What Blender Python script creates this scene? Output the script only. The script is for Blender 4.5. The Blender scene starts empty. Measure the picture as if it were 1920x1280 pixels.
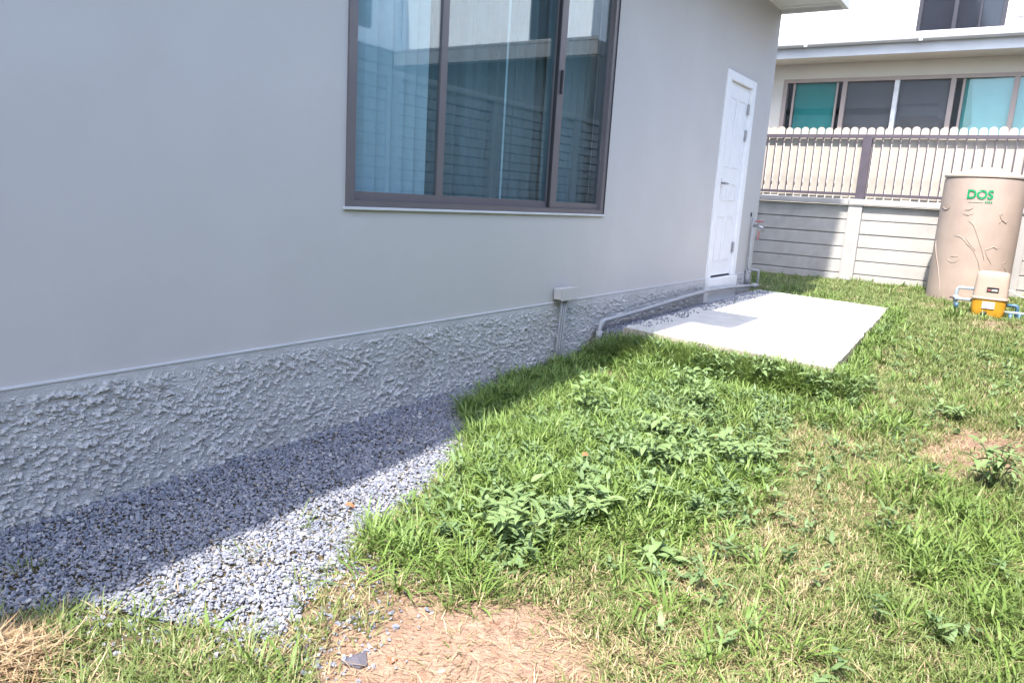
import bpy, bmesh, math, random
import numpy as np
from mathutils import Vector, Matrix, Euler

random.seed(7)
rng = np.random.default_rng(11)
S = bpy.context.scene
COL = S.collection

# ---------------------------------------------------------------- camera
YAW, PITCH, ROLL = 0.58938, -0.19144, 0.06124
CAM = Vector((2.6923, 0.0, 1.07))
fw = Vector((-math.sin(YAW) * math.cos(PITCH), math.cos(YAW) * math.cos(PITCH), math.sin(PITCH)))
rt = Vector((math.cos(YAW), math.sin(YAW), 0))
up = rt.cross(fw)
r2 = math.cos(ROLL) * rt + math.sin(ROLL) * up
u2 = -math.sin(ROLL) * rt + math.cos(ROLL) * up
cam = bpy.data.cameras.new('camera')
cam.sensor_width = 36.0
cam.lens = 1403.19 / 1920 * 36.0
cam.clip_start = 0.05
cam.clip_end = 500
camo = bpy.data.objects.new('camera', cam)
COL.objects.link(camo)
M = Matrix((r2, u2, -fw)).transposed().to_4x4()
M.translation = CAM
camo.matrix_world = M
S.camera = camo

# ---------------------------------------------------------------- sky, sun, exposure
SUN_FROM = Vector((0.092, -0.60, 1.0)).normalized()
ELEV = math.asin(SUN_FROM.z)
AZ = math.atan2(SUN_FROM.x, SUN_FROM.y)
W = bpy.data.worlds.new('World')
S.world = W
W.use_nodes = True
wn = W.node_tree
bg = wn.nodes['Background']
sky = wn.nodes.new('ShaderNodeTexSky')
sky.sky_type = 'NISHITA'
sky.sun_disc = False
sky.sun_elevation = ELEV
sky.sun_rotation = AZ % (2 * math.pi)
sky.air_density = 1.0
sky.dust_density = 1.6
sky.ozone_density = 1.0
wn.links.new(sky.outputs[0], bg.inputs[0])
bg.inputs[1].default_value = 0.15
sl = bpy.data.lights.new('sun', 'SUN')
sl.energy = 2.25
sl.angle = math.radians(1.0)
sl.color = (1.0, 0.94, 0.86)
so = bpy.data.objects.new('sun', sl)
COL.objects.link(so)
so.rotation_euler = SUN_FROM.to_track_quat('Z', 'Y').to_euler()
so.location = (1, -4, 12)
S.view_settings.view_transform = 'Standard'
S.view_settings.look = 'None'
S.view_settings.exposure = 2.42
S.view_settings.gamma = 1.0
S.render.engine = 'CYCLES'
S.cycles.use_denoising = True
S.cycles.max_bounces = 8
S.cycles.diffuse_bounces = 5
S.cycles.transparent_max_bounces = 12
S.cycles.caustics_reflective = False
S.cycles.caustics_refractive = False
S.cycles.sample_clamp_indirect = 6.0


# ---------------------------------------------------------------- helpers: noise
def perlin(x, y, seed=0):
    r = np.random.default_rng(seed)
    N = 256
    ang = r.random((N, N)) * 2 * np.pi
    gx, gy = np.cos(ang), np.sin(ang)
    x = np.asarray(x, float); y = np.asarray(y, float)
    xi = np.floor(x).astype(int); yi = np.floor(y).astype(int)
    xf = x - xi; yf = y - yi
    def gr(i, j, dx, dy):
        a = i % N; b = j % N
        return gx[a, b] * dx + gy[a, b] * dy
    u = xf ** 3 * (xf * (xf * 6 - 15) + 10); v = yf ** 3 * (yf * (yf * 6 - 15) + 10)
    n00 = gr(xi, yi, xf, yf); n10 = gr(xi + 1, yi, xf - 1, yf)
    n01 = gr(xi, yi + 1, xf, yf - 1); n11 = gr(xi + 1, yi + 1, xf - 1, yf - 1)
    a = n00 + u * (n10 - n00); b = n01 + u * (n11 - n01)
    return (a + v * (b - a)) * 1.414


def fbm(x, y, seed=0, oct=4, gain=0.5):
    s = 0; a = 1.0; t = 0
    for o in range(oct):
        s = s + a * perlin(x * 2 ** o + 13.7 * o, y * 2 ** o + 5.1 * o, seed + o)
        t += a; a *= gain
    return s / t


def sstep(a, b, x):
    t = np.clip((x - a) / (b - a), 0, 1)
    return t * t * (3 - 2 * t)


# ---------------------------------------------------------------- helpers: materials
def nodes_of(name):
    m = bpy.data.materials.new(name)
    m.use_nodes = True
    nt = m.node_tree
    return m, nt, nt.nodes['Principled BSDF']


def mat(name, col, rough=0.6, var=0.12, scale=8.0, bump=0.0, bscale=60.0, metal=0.0, spec=0.5, dirt=None, dscale=2.0, damt=0.5):
    """Procedural material: base colour with two scales of noise, optional stains and fine relief."""
    m, nt, b = nodes_of(name)
    N, L = nt.nodes, nt.links
    tc = N.new('ShaderNodeTexCoord')
    n1 = N.new('ShaderNodeTexNoise'); n1.inputs['Scale'].default_value = scale; n1.inputs['Detail'].default_value = 6
    L.new(tc.outputs['Object'], n1.inputs['Vector'])
    rp = N.new('ShaderNodeValToRGB')
    rp.color_ramp.elements[0].position = 0.3; rp.color_ramp.elements[1].position = 0.7
    rp.color_ramp.elements[0].color = (*[max(0, c * (1 - var)) for c in col], 1)
    rp.color_ramp.elements[1].color = (*[min(1, c * (1 + var)) for c in col], 1)
    L.new(n1.outputs['Fac'], rp.inputs['Fac'])
    out = rp.outputs['Color']
    if dirt:
        n2 = N.new('ShaderNodeTexNoise'); n2.inputs['Scale'].default_value = dscale; n2.inputs['Detail'].default_value = 8
        n2.inputs['Roughness'].default_value = 0.65
        L.new(tc.outputs['Object'], n2.inputs['Vector'])
        r2_ = N.new('ShaderNodeValToRGB')
        r2_.color_ramp.elements[0].position = 0.5; r2_.color_ramp.elements[1].position = 0.72
        r2_.color_ramp.elements[0].color = (0, 0, 0, 1); r2_.color_ramp.elements[1].color = (damt, damt, damt, 1)
        L.new(n2.outputs['Fac'], r2_.inputs['Fac'])
        mx = N.new('ShaderNodeMixRGB')
        mx.inputs[2].default_value = (*dirt, 1)
        L.new(r2_.outputs['Color'], mx.inputs[0]); L.new(out, mx.inputs[1])
        out = mx.outputs[0]
    L.new(out, b.inputs['Base Color'])
    b.inputs['Roughness'].default_value = rough
    b.inputs['Metallic'].default_value = metal
    b.inputs['Specular IOR Level'].default_value = spec
    if bump:
        n3 = N.new('ShaderNodeTexNoise'); n3.inputs['Scale'].default_value = bscale; n3.inputs['Detail'].default_value = 5
        L.new(tc.outputs['Object'], n3.inputs['Vector'])
        bp = N.new('ShaderNodeBump'); bp.inputs['Strength'].default_value = bump; bp.inputs['Distance'].default_value = 0.01
        L.new(n3.outputs['Fac'], bp.inputs['Height']); L.new(bp.outputs['Normal'], b.inputs['Normal'])
    return m


def glass_mat(name, tint, ior=0.06):
    m, nt, b = nodes_of(name)
    N, L = nt.nodes, nt.links
    N.remove(b)
    tr = N.new('ShaderNodeBsdfTransparent'); tr.inputs[0].default_value = (*tint, 1)
    gl = N.new('ShaderNodeBsdfGlossy'); gl.inputs['Roughness'].default_value = 0.0
    gl.inputs[0].default_value = (0.95, 0.98, 1.0, 1)
    lw = N.new('ShaderNodeLayerWeight'); lw.inputs[0].default_value = 0.5
    pw = N.new('ShaderNodeMath'); pw.operation = 'POWER'; pw.inputs[1].default_value = 5.0
    fr = N.new('ShaderNodeMath'); fr.operation = 'MULTIPLY_ADD'; fr.inputs[1].default_value = 1 - ior; fr.inputs[2].default_value = ior
    L.new(lw.outputs['Facing'], pw.inputs[0]); L.new(pw.outputs[0], fr.inputs[0])
    mx = N.new('ShaderNodeMixShader')
    L.new(fr.outputs[0], mx.inputs[0]); L.new(tr.outputs[0], mx.inputs[1]); L.new(gl.outputs[0], mx.inputs[2])
    L.new(mx.outputs[0], N['Material Output'].inputs[0])
    return m


def leaf_mat(name, c1, c2, dry=None, trans=0.35, rough=0.45):
    m, nt, b = nodes_of(name)
    N, L = nt.nodes, nt.links
    oi = N.new('ShaderNodeObjectInfo')
    at = N.new('ShaderNodeAttribute'); at.attribute_name = 'bv'
    ad = N.new('ShaderNodeMath'); ad.operation = 'ADD'
    ml = N.new('ShaderNodeMath'); ml.operation = 'MULTIPLY'; ml.inputs[1].default_value = 0.5
    L.new(oi.outputs['Random'], ad.inputs[0]); L.new(at.outputs['Fac'], ad.inputs[1]); L.new(ad.outputs[0], ml.inputs[0])
    mx = N.new('ShaderNodeMixRGB'); mx.inputs[1].default_value = (*c1, 1); mx.inputs[2].default_value = (*c2, 1)
    L.new(ml.outputs[0], mx.inputs[0])
    out = mx.outputs[0]
    if dry:
        ai = N.new('ShaderNodeAttribute'); ai.attribute_type = 'INSTANCER'; ai.attribute_name = 'dry'
        lt = N.new('ShaderNodeMapRange')
        sb = N.new('ShaderNodeMath'); sb.operation = 'SUBTRACT'
        L.new(ai.outputs['Fac'], sb.inputs[0]); L.new(at.outputs['Fac'], sb.inputs[1])
        lt.inputs['From Min'].default_value = -0.08; lt.inputs['From Max'].default_value = 0.08
        L.new(sb.outputs[0], lt.inputs['Value'])
        m2 = N.new('ShaderNodeMixRGB'); m2.inputs[2].default_value = (*dry, 1)
        L.new(lt.outputs[0], m2.inputs[0]); L.new(out, m2.inputs[1])
        out = m2.outputs[0]
    L.new(out, b.inputs['Base Color'])
    b.inputs['Roughness'].default_value = rough
    b.inputs['Specular IOR Level'].default_value = 0.35
    tl = N.new('ShaderNodeBsdfTranslucent')
    L.new(out, tl.inputs[0])
    ms = N.new('ShaderNodeMixShader'); ms.inputs[0].default_value = trans
    L.new(b.outputs[0], ms.inputs[1]); L.new(tl.outputs[0], ms.inputs[2])
    L.new(ms.outputs[0], N['Material Output'].inputs[0])
    return m


# ---------------------------------------------------------------- helpers: meshes
def link(o, parent=None):
    COL.objects.link(o)
    if parent is not None:
        o.parent = parent
    return o


def tag(o, label=None, cat=None, group=None, kind=None):
    if label: o['label'] = label
    if cat: o['category'] = cat
    if group: o['group'] = group
    if kind: o['kind'] = kind
    return o


def empty(name, loc, label, cat, group=None):
    o = bpy.data.objects.new(name, None)
    o.empty_display_size = 0.1
    o.location = loc
    link(o)
    return tag(o, label, cat, group)


def build(name, bm, m, parent=None, smooth=False, local=None):
    """bmesh in world coordinates -> one mesh object; vertices are moved into the parent's frame."""
    me = bpy.data.meshes.new(name)
    bmesh.ops.recalc_face_normals(bm, faces=bm.faces)
    off = Vector((0, 0, 0))
    p = parent
    while p is not None:
        off = off + p.location
        p = p.parent
    bmesh.ops.translate(bm, verts=bm.verts, vec=-off)
    bm.to_mesh(me); bm.free()
    if smooth:
        for p_ in me.polygons: p_.use_smooth = True
    me.materials.append(m)
    o = bpy.data.objects.new(name, me)
    return link(o, parent)


def box(bm, x0, x1, y0, y1, z0, z1, bev=0.0):
    vs = [bm.verts.new((x, y, z)) for z in (z0, z1) for y in (y0, y1) for x in (x0, x1)]
    fs = [(0, 2, 3, 1), (4, 5, 7, 6), (0, 1, 5, 4), (1, 3, 7, 5), (3, 2, 6, 7), (2, 0, 4, 6)]
    faces = [bm.faces.new([vs[i] for i in f]) for f in fs]
    if bev:
        es = list({e for f in faces for e in f.edges})
        bmesh.ops.bevel(bm, geom=es, offset=bev, segments=2, affect='EDGES', profile=0.5)


def bx(name, m, parent, x0, x1, y0, y1, z0, z1, bev=0.0):
    bm = bmesh.new(); box(bm, x0, x1, y0, y1, z0, z1, bev)
    return build(name, bm, m, parent)


def tube(bm, pts, r, seg=8, cap=True):
    pts = [Vector(p) for p in pts]
    rs = r if isinstance(r, (list, tuple)) else [r] * len(pts)
    rings = []
    prev = None
    for i, p in enumerate(pts):
        if i == 0: d = pts[1] - p
        elif i == len(pts) - 1: d = p - pts[i - 1]
        else: d = (pts[i + 1] - p).normalized() + (p - pts[i - 1]).normalized()
        d.normalize()
        if prev is None:
            a = Vector((0, 0, 1)) if abs(d.z) < 0.9 else Vector((1, 0, 0))
            n = d.cross(a).normalized()
        else:
            n = (prev - d * prev.dot(d)).normalized()
        prev = n
        b = d.cross(n)
        k = 1.0
        if 0 < i < len(pts) - 1:
            c = (pts[i + 1] - p).normalized().dot(d); k = 1 / max(0.5, c)
        rings.append([bm.verts.new(p + (n * math.cos(2 * math.pi * j / seg) + b * math.sin(2 * math.pi * j / seg)) * rs[i] * (k if k < 1.2 else 1.15)) for j in range(seg)])
    for a, b in zip(rings, rings[1:]):
        for j in range(seg):
            bm.faces.new((a[j], a[(j + 1) % seg], b[(j + 1) % seg], b[j]))
    if cap:
        bm.faces.new(rings[0][::-1]); bm.faces.new(rings[-1])


def tb(name, m, parent, pts, r, seg=10):
    bm = bmesh.new(); tube(bm, pts, r, seg)
    return build(name, bm, m, parent, smooth=True)


def lathe(bm, prof, c, seg=48):
    rings = []
    for r, z in prof:
        if r < 1e-5:
            rings.append([bm.verts.new((c[0], c[1], z))])
        else:
            rings.append([bm.verts.new((c[0] + r * math.cos(2 * math.pi * j / seg), c[1] + r * math.sin(2 * math.pi * j / seg), z)) for j in range(seg)])
    for a, b in zip(rings, rings[1:]):
        for j in range(seg):
            k = (j + 1) % seg
            if len(a) == 1: bm.faces.new((a[0], b[j], b[k]))
            elif len(b) == 1: bm.faces.new((a[j], a[k], b[0]))
            else: bm.faces.new((a[j], a[k], b[k], b[j]))


def holed_wall(name, m, parent, axis, plane, back, a0, a1, z0, z1, holes):
    """Wall in the plane axis=plane (thickness towards back) with rectangular openings (a,b,z,z)."""
    us = sorted({a0, a1, *[h[0] for h in holes], *[h[1] for h in holes]})
    zs = sorted({z0, z1, *[h[2] for h in holes], *[h[3] for h in holes]})
    us = [u for u in us if a0 <= u <= a1]; zs = [z for z in zs if z0 <= z <= z1]
    bm = bmesh.new()
    V = {}
    def v(i, j, f):
        if (i, j, f) not in V:
            q = plane if f else back
            V[i, j, f] = bm.verts.new((q, us[i], zs[j]) if axis == 0 else (us[i], q, zs[j]))
        return V[i, j, f]
    def solid(i, j):
        if i < 0 or j < 0 or i >= len(us) - 1 or j >= len(zs) - 1: return False
        cu = (us[i] + us[i + 1]) / 2; cz = (zs[j] + zs[j + 1]) / 2
        return not any(h[0] < cu < h[1] and h[2] < cz < h[3] for h in holes)
    for i in range(len(us) - 1):
        for j in range(len(zs) - 1):
            if not solid(i, j): continue
            for f in (0, 1):
                bm.faces.new((v(i, j, f), v(i + 1, j, f), v(i + 1, j + 1, f), v(i, j + 1, f)))
            if not solid(i - 1, j): bm.faces.new((v(i, j, 0), v(i, j, 1), v(i, j + 1, 1), v(i, j + 1, 0)))
            if not solid(i + 1, j): bm.faces.new((v(i + 1, j, 0), v(i + 1, j, 1), v(i + 1, j + 1, 1), v(i + 1, j + 1, 0)))
            if not solid(i, j - 1): bm.faces.new((v(i, j, 0), v(i, j, 1), v(i + 1, j, 1), v(i + 1, j, 0)))
            if not solid(i, j + 1): bm.faces.new((v(i, j + 1, 0), v(i, j + 1, 1), v(i + 1, j + 1, 1), v(i + 1, j + 1, 0)))
    return build(name, bm, m, parent)


def np_mesh(name, co, faces, m, parent=None, smooth=False):
    me = bpy.data.meshes.new(name)
    me.vertices.add(len(co)); me.vertices.foreach_set('co', np.asarray(co, np.float32).ravel())
    k = faces.shape[1]
    me.loops.add(faces.size); me.loops.foreach_set('vertex_index', faces.ravel().astype(np.int32))
    me.polygons.add(len(faces)); me.polygons.foreach_set('loop_start', np.arange(0, faces.size, k, dtype=np.int32))
    me.polygons.foreach_set('use_smooth', np.full(len(faces), smooth))
    me.update(calc_edges=True)
    if m: me.materials.append(m)
    o = bpy.data.objects.new(name, me)
    return link(o, parent)


def grid_faces(nu, nv):
    i = np.arange(nu - 1)[:, None] * nv + np.arange(nv - 1)[None, :]
    return np.stack([i, i + nv, i + nv + 1, i + 1], -1).reshape(-1, 4)


# ---------------------------------------------------------------- materials
M_wall = mat('grey_render', (0.478, 0.46, 0.453), 0.85, 0.03, 1.2, 0.12, 7, dirt=(0.42, 0.395, 0.38), dscale=1.3, damt=0.35)
M_plinth = mat('roughcast', (0.46, 0.455, 0.46), 0.92, 0.10, 14, 0.5, 260, dirt=(0.29, 0.275, 0.255), dscale=3.5, damt=0.45)
M_ledge = mat('skylit_ledge', (0.56, 0.565, 0.59), 0.8, 0.04, 5)  # paler than the wall: sky light on ledge and sill put into the colour
M_white = mat('white_paint', (0.74, 0.74, 0.76), 0.5, 0.03, 5)
M_eave = mat('eave_board', (0.62, 0.62, 0.63), 0.7, 0.04, 3)
M_frame = mat('window_aluminium', (0.15, 0.135, 0.145), 0.42, 0.05, 4, metal=0.15)
M_seal = mat('rubber_seal', (0.02, 0.02, 0.025), 0.6)
M_glass = glass_mat('tinted_glass', (0.78, 0.88, 0.91), 0.085)
M_curtain = mat('sheer_curtain', (0.80, 0.83, 0.84), 0.9, 0.04, 30)
M_curtain2 = mat('grey_curtain', (0.24, 0.275, 0.28), 0.9, 0.05, 30)
M_room = mat('room_plaster', (0.35, 0.35, 0.35), 0.9)
M_metal = mat('steel', (0.35, 0.35, 0.37), 0.35, 0.1, 20, metal=0.9)
M_pvc = mat('grey_pvc', (0.34, 0.345, 0.36), 0.55, 0.06, 6)
M_conc = mat('slab_concrete', (0.50, 0.485, 0.46), 0.85, 0.10, 6, 0.2, 90, dirt=(0.33, 0.29, 0.24), dscale=2.2, damt=0.6)
M_concside = mat('slab_edge', (0.36, 0.32, 0.28), 0.95, 0.2, 14, 0.5, 60)
M_prec = mat('precast_concrete', (0.37, 0.355, 0.34), 0.9, 0.10, 5, 0.2, 60, dirt=(0.26, 0.255, 0.25), dscale=2.6, damt=0.7)
M_post = mat('precast_post', (0.34, 0.33, 0.325), 0.9, 0.08, 5, 0.12, 60, dirt=(0.36, 0.35, 0.34), dscale=3, damt=0.4)
M_rail = mat('plum_steel', (0.07, 0.058, 0.075), 0.5, 0.08, 8)
M_picket = mat('cream_board', (0.355, 0.325, 0.285), 0.75, 0.12, 5, 0.1, 40, dirt=(0.45, 0.40, 0.36), dscale=4, damt=0.35)
M_cream = mat('cream_wall', (0.66, 0.63, 0.57), 0.85, 0.03, 2)
M_greyw = mat('grey_wall', (0.24, 0.245, 0.24), 0.85, 0.03, 2)
M_wwall = mat('white_wall', (0.78, 0.78, 0.78), 0.85, 0.02, 2)
M_gutter = mat('gutter', (0.50, 0.51, 0.53), 0.5, 0.05, 4)
M_nframe = mat('taupe_frame', (0.40, 0.33, 0.30), 0.5, 0.05, 4)
M_teal = mat('teal_blind', (0.03, 0.25, 0.24), 0.8, 0.04, 6)
M_teal2 = mat('pale_teal_blind', (0.12, 0.42, 0.45), 0.8, 0.04, 6)
M_greyb = mat('grey_blind', (0.13, 0.125, 0.135), 0.8, 0.04, 6)
M_nglass = glass_mat('house_glass', (0.95, 0.97, 0.97), 0.03)
M_nightframe = mat('black_aluminium', (0.028, 0.026, 0.034), 0.4, 0.05, 4)
M_dark = mat('dark_glass', (0.02, 0.022, 0.03), 0.08, 0.1, 2)
M_roof = mat('roof_sheet', (0.20, 0.19, 0.19), 0.7, 0.1, 4)
M_tank = mat('tank_plastic', (0.335, 0.262, 0.22), 0.6, 0.09, 4, 0.12, 50, dirt=(0.36, 0.28, 0.22), dscale=5, damt=0.4)
M_tanktop = mat('tank_lid_plastic', (0.38, 0.325, 0.275), 0.55, 0.04, 4)
M_green = mat('logo_green', (0.0, 0.22, 0.08), 0.5, 0.02)
M_pump = mat('pump_cover', (0.37, 0.29, 0.24), 0.4, 0.04, 6)
M_pyel = mat('pump_yellow', (0.47, 0.235, 0.02), 0.4, 0.08, 8)
M_black = mat('black_plastic', (0.018, 0.016, 0.018), 0.5)
M_blue = mat('blue_pvc', (0.05, 0.12, 0.20), 0.5, 0.06, 8)
M_lblue = mat('pale_blue_pvc', (0.30, 0.37, 0.45), 0.5, 0.06, 8)
M_red = mat('red_handle', (0.36, 0.10, 0.11), 0.4)
M_whitep = mat('white_plastic', (0.75, 0.75, 0.76), 0.4)


# ---------------------------------------------------------------- ground shape
GE_Y = np.array([-6, 0.2, 0.6, 0.8, 0.95, 1.05, 1.19, 1.45, 1.71, 2.2, 2.55, 2.75, 3.0, 3.21, 3.83, 5.0, 5.08, 5.12, 8.8, 9.0, 9.2, 9.25, 20])
GE_X = np.array([.5, .5, .50, .53, .62, .88, 1.20, 1.08, .94, .84, .76, .62, .40, .26, .12, .07, .07, .28, .24, .2, .2, -1, -1])
def gravel_edge(y): return np.interp(y, GE_Y, GE_X)
SLAB = [(0.27, 5.12, 0.15), (1.80, 5.02, 0.12), (1.62, 8.55, 0.17), (0.21, 8.85, 0.17)]   # front-left, front-right, back-right, back-left
def slab_uv(x, y):
    v = (y - (5.12 - 0.065 * (x - .27))) / 3.63
    x0 = 0.27 - 0.06 * v; x1 = 1.80 - 0.18 * v
    return (x - x0) / (x1 - x0), v
def slab_dist(x, y):
    u, v = slab_uv(x, y)
    dx = np.maximum(np.maximum(-u * 1.5, (u - 1) * 1.5), 0); dy = np.maximum(np.maximum(-v * 3.6, (v - 1) * 3.6), 0)
    return np.hypot(dx, dy)
def ground_z(x, y):
    x = np.asarray(x, float); y = np.asarray(y, float)
    z = -0.172 + 0.0225 * np.clip(y, -3, 12.4)
    z = z + 0.012 * fbm(x * 1.6, y * 1.6, 3, 3) + 0.012 * fbm(x * 6, y * 6, 9, 2)
    # soil has crept up along the edge of the slab
    z = z + 0.085 * (1 - sstep(0.02, 0.45, slab_dist(x, y))) * sstep(0.12, 0.4, x)
    # fill between slab and wall
    k = (1 - sstep(0.2, 0.3, x)) * sstep(5.0, 5.2, y) * (1 - sstep(8.8, 9.2, y))
    z = z * (1 - k) + 0.085 * k
    inside = (slab_dist(x, y) < 1e-6)
    z = np.where(inside & (x > 0.3), np.minimum(z, 0.03), z)
    return z


def patch(x, y, cx, cy, rx, ry, rot=0.0, n=0.35, seed=5):
    c, s = math.cos(rot), math.sin(rot)
    dx, dy = x - cx, y - cy
    a = (dx * c + dy * s) / rx; b = (-dx * s + dy * c) / ry
    d = np.sqrt(a * a + b * b) + n * fbm(x * 5, y * 5, seed, 3)
    return 1 - sstep(0.65, 1.25, d)

def dirt_amount(x, y):
    d = patch(x, y, 1.66, 1.42, 0.40, 0.32, 0.5, 0.6)
    d = np.maximum(d, 0.5 * patch(x, y, 1.27, 1.42, 0.24, 0.26, 0.3, seed=15))
    d = np.maximum(d, 0.86 * patch(x, y, 2.68, 4.45, 0.27, 0.52, -0.2, 0.6, seed=25))
    d = np.maximum(d, 0.6 * patch(x, y, 0.78, 3.45, 0.12, 0.16, 0, seed=35))
    d = np.maximum(d, 0.7 * patch(x, y, 0.5, 4.4, 0.3, 0.22, 0, seed=45))
    d = np.maximum(d, 0.65 * patch(x, y, 2.55, 9.3, 0.25, 0.4, 0, seed=55))
    d = np.maximum(d, 0.5 * patch(x, y, 1.95, 10.5, 0.25, 0.3, 0, seed=65))
    d = np.maximum(d, 0.45 * patch(x, y, 1.2, 11.6, 0.2, 0.25, 0, seed=75))
    return d


# one ground sheet: fine in the yard, coarse out to the horizon
gx = np.concatenate([[-250, -120, -60, -30, -15, -8, -4, -2, -1, -.5], np.arange(-.2, 3.3, .04), [3.6, 4.5, 6, 8, 12, 20, 35, 60, 120, 250]])
gy = np.concatenate([[-250, -120, -60, -30, -15, -8, -4, -2.5], np.arange(-1.5, 12.6, .05), [13, 14, 16, 20, 30, 50, 90, 150, 250]])
X, Y = np.meshgrid(gx, gy, indexing='ij')
Z = ground_z(X, Y)
m, nt, b = nodes_of('soil')
N, L = nt.nodes, nt.links
at = N.new('ShaderNodeAttribute'); at.attribute_name = 'soil'
n1 = N.new('ShaderNodeTexNoise'); n1.inputs['Scale'].default_value = 22; n1.inputs['Detail'].default_value = 8; n1.inputs['Roughness'].default_value = 0.7
tc = N.new('ShaderNodeTexCoord'); L.new(tc.outputs['Object'], n1.inputs['Vector'])
ra = N.new('ShaderNodeValToRGB'); ra.color_ramp.elements[0].color = (0.05, 0.042, 0.02, 1); ra.color_ramp.elements[1].color = (0.13, 0.10, 0.05, 1)  # first ramp, under the lawn: shade between the blades darkened into the soil colour
rb = N.new('ShaderNodeValToRGB'); rb.color_ramp.elements[0].color = (0.215, 0.125, 0.085, 1); rb.color_ramp.elements[1].color = (0.355, 0.245, 0.18, 1)
for r_ in (ra, rb):
    r_.color_ramp.elements[0].position = 0.32; r_.color_ramp.elements[1].position = 0.68
    L.new(n1.outputs['Fac'], r_.inputs['Fac'])
mx = N.new('ShaderNodeMixRGB'); L.new(at.outputs['Fac'], mx.inputs[0]); L.new(ra.outputs[0], mx.inputs[1]); L.new(rb.outputs[0], mx.inputs[2])
L.new(mx.outputs[0], b.inputs['Base Color']); b.inputs['Roughness'].default_value = 0.95
n3 = N.new('ShaderNodeTexNoise'); n3.inputs['Scale'].default_value = 70; n3.inputs['Detail'].default_value = 6
L.new(tc.outputs['Object'], n3.inputs['Vector'])
bp = N.new('ShaderNodeBump'); bp.inputs['Strength'].default_value = 0.9; bp.inputs['Distance'].default_value = 0.02
L.new(n3.outputs['Fac'], bp.inputs['Height']); L.new(bp.outputs[0], b.inputs['Normal'])
M_soil = m
co = np.stack([X, Y, Z], -1).reshape(-1, 3)
g = np_mesh('ground', co, grid_faces(len(gx), len(gy)), M_soil, smooth=True)
a = g.data.attributes.new('soil', 'FLOAT', 'POINT')
a.data.foreach_set('value', dirt_amount(X, Y).ravel().astype(np.float32))
tag(g, 'sandy brown soil of the side yard under the lawn', kind='structure')

# ---------------------------------------------------------------- concrete slab
slab = bpy.data.objects.new('concrete_pavement', None); link(slab); slab.location = (1.0, 6.9, 0.0)
tag(slab, 'bright pale concrete pad on the lawn before the white door', kind='structure')
def slab_pt(u, v):
    a_, b_, c_, d_ = [Vector(p) for p in SLAB]
    return (a_ * (1 - u) + b_ * u) * (1 - v) + (d_ * (1 - u) + c_ * u) * v
for u0, u1 in ((0.0, 0.8065), (0.8095, 1.0)):
    bm = bmesh.new()
    nu, nv = (24, 60) if u0 == 0 else (8, 60)
    top = {}
    for i in range(nu + 1):
        for j in range(nv + 1):
            u = u0 + (u1 - u0) * i / nu; v = j / nv
            p = slab_pt(u, v)
            jit = 0.010
            if v in (0, 1): p.y += jit * float(fbm(np.array(u * 9), np.array(3.3), 77, 3)) * 2
            if u in (0.0, 1.0): p.x += jit * float(fbm(np.array(v * 16), np.array(7.3), 78, 3)) * 2
            p.z += 0.002 * float(fbm(np.array(p.x * 2.5), np.array(p.y * 2.5), 79, 2))
            top[i, j] = bm.verts.new(p)
    for i in range(nu):
        for j in range(nv):
            bm.faces.new((top[i, j], top[i + 1, j], top[i + 1, j + 1], top[i, j + 1]))
    loop = [(i, 0) for i in range(nu)] + [(nu, j) for j in range(nv)] + [(i, nv) for i in range(nu, 0, -1)] + [(0, j) for j in range(nv, 0, -1)]
    lip = [bm.verts.new(top[k].co + Vector((0, 0, -0.006)) ) for k in loop]
    low = [bm.verts.new(Vector((top[k].co.x, top[k].co.y, -0.14)) + Vector((random.uniform(-.006, .006), random.uniform(-.012, .004), 0))) for k in loop]
    n = len(loop)
    for q in range(n):
        w = (q + 1) % n
        bm.faces.new((top[loop[q]], top[loop[w]], lip[w], lip[q]))
        f = bm.faces.new((lip[q], lip[w], low[w], low[q])); f.material_index = 1
    o = build('panel', bm, M_conc, slab)
    o.data.materials.append(M_concside)

# ---------------------------------------------------------------- the house on the left
ZP = 0.349
house = empty('house', (0, 4, 0), 'grey rendered house with roughcast base, sliding window and white side door', 'house')
WIN = (2.532, 5.149, 0.975, 2.75)
DOOR = (7.60, 8.40, ZP - 0.001, 2.40)
holed_wall('wall', M_wall, house, 0, 0.0, -0.14, -6.0, 9.111, ZP - 0.0005, 3.30, [WIN, DOOR])
bx('end_wall', M_wall, house, -8.0, -0.14, 8.96, 9.11, -0.2, 3.30)
bx('foundation', M_wall, house, -0.14, -0.004, -6.0, 9.108, -0.4, ZP - 0.003)
# upper storey (above the frame) whose roof shades the far corner of the yard
bx('upper_wall', M_wall, house, -8.0, 0.0, -6.0, 9.0, 3.46, 6.42)
bx('upper_roof', M_eave, house, -8.5, 0.78, -6.4, 9.2, 6.425, 6.62)
# eave
bm = bmesh.new(); box(bm, -0.3, 0.66, 2.9, 9.105, 3.30, 3.34); build('eave_soffit', bm, M_eave, house)
bx('fascia', M_eave, house, 0.6605, 0.715, 2.9, 9.115, 3.265, 3.46)
bx('fascia', M_eave, house, 0.001, 0.66, 9.06, 9.115, 3.265, 3.2995)
bx('fascia', M_eave, house, 0.001, 0.66, 9.065, 9.115, 3.341, 3.458)
bx('eave_roof', M_roof, house, -0.2, 0.70, 2.9, 9.10, 3.461, 3.52)
bx('eave_trim', M_white, house, 0.05, 0.62, 8.93, 8.96, 3.291, 3.2995)
bm = bmesh.new()
ed_ = [(-0.3, -6.0), (1.25, -6.0), (0.745, 2.895), (-0.3, 2.895)]
lo = [bm.verts.new((x, y, 3.30)) for x, y in ed_]; hi = [bm.verts.new((x, y, 3.46)) for x, y in ed_]
bm.faces.new(lo); bm.faces.new(hi)
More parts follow.
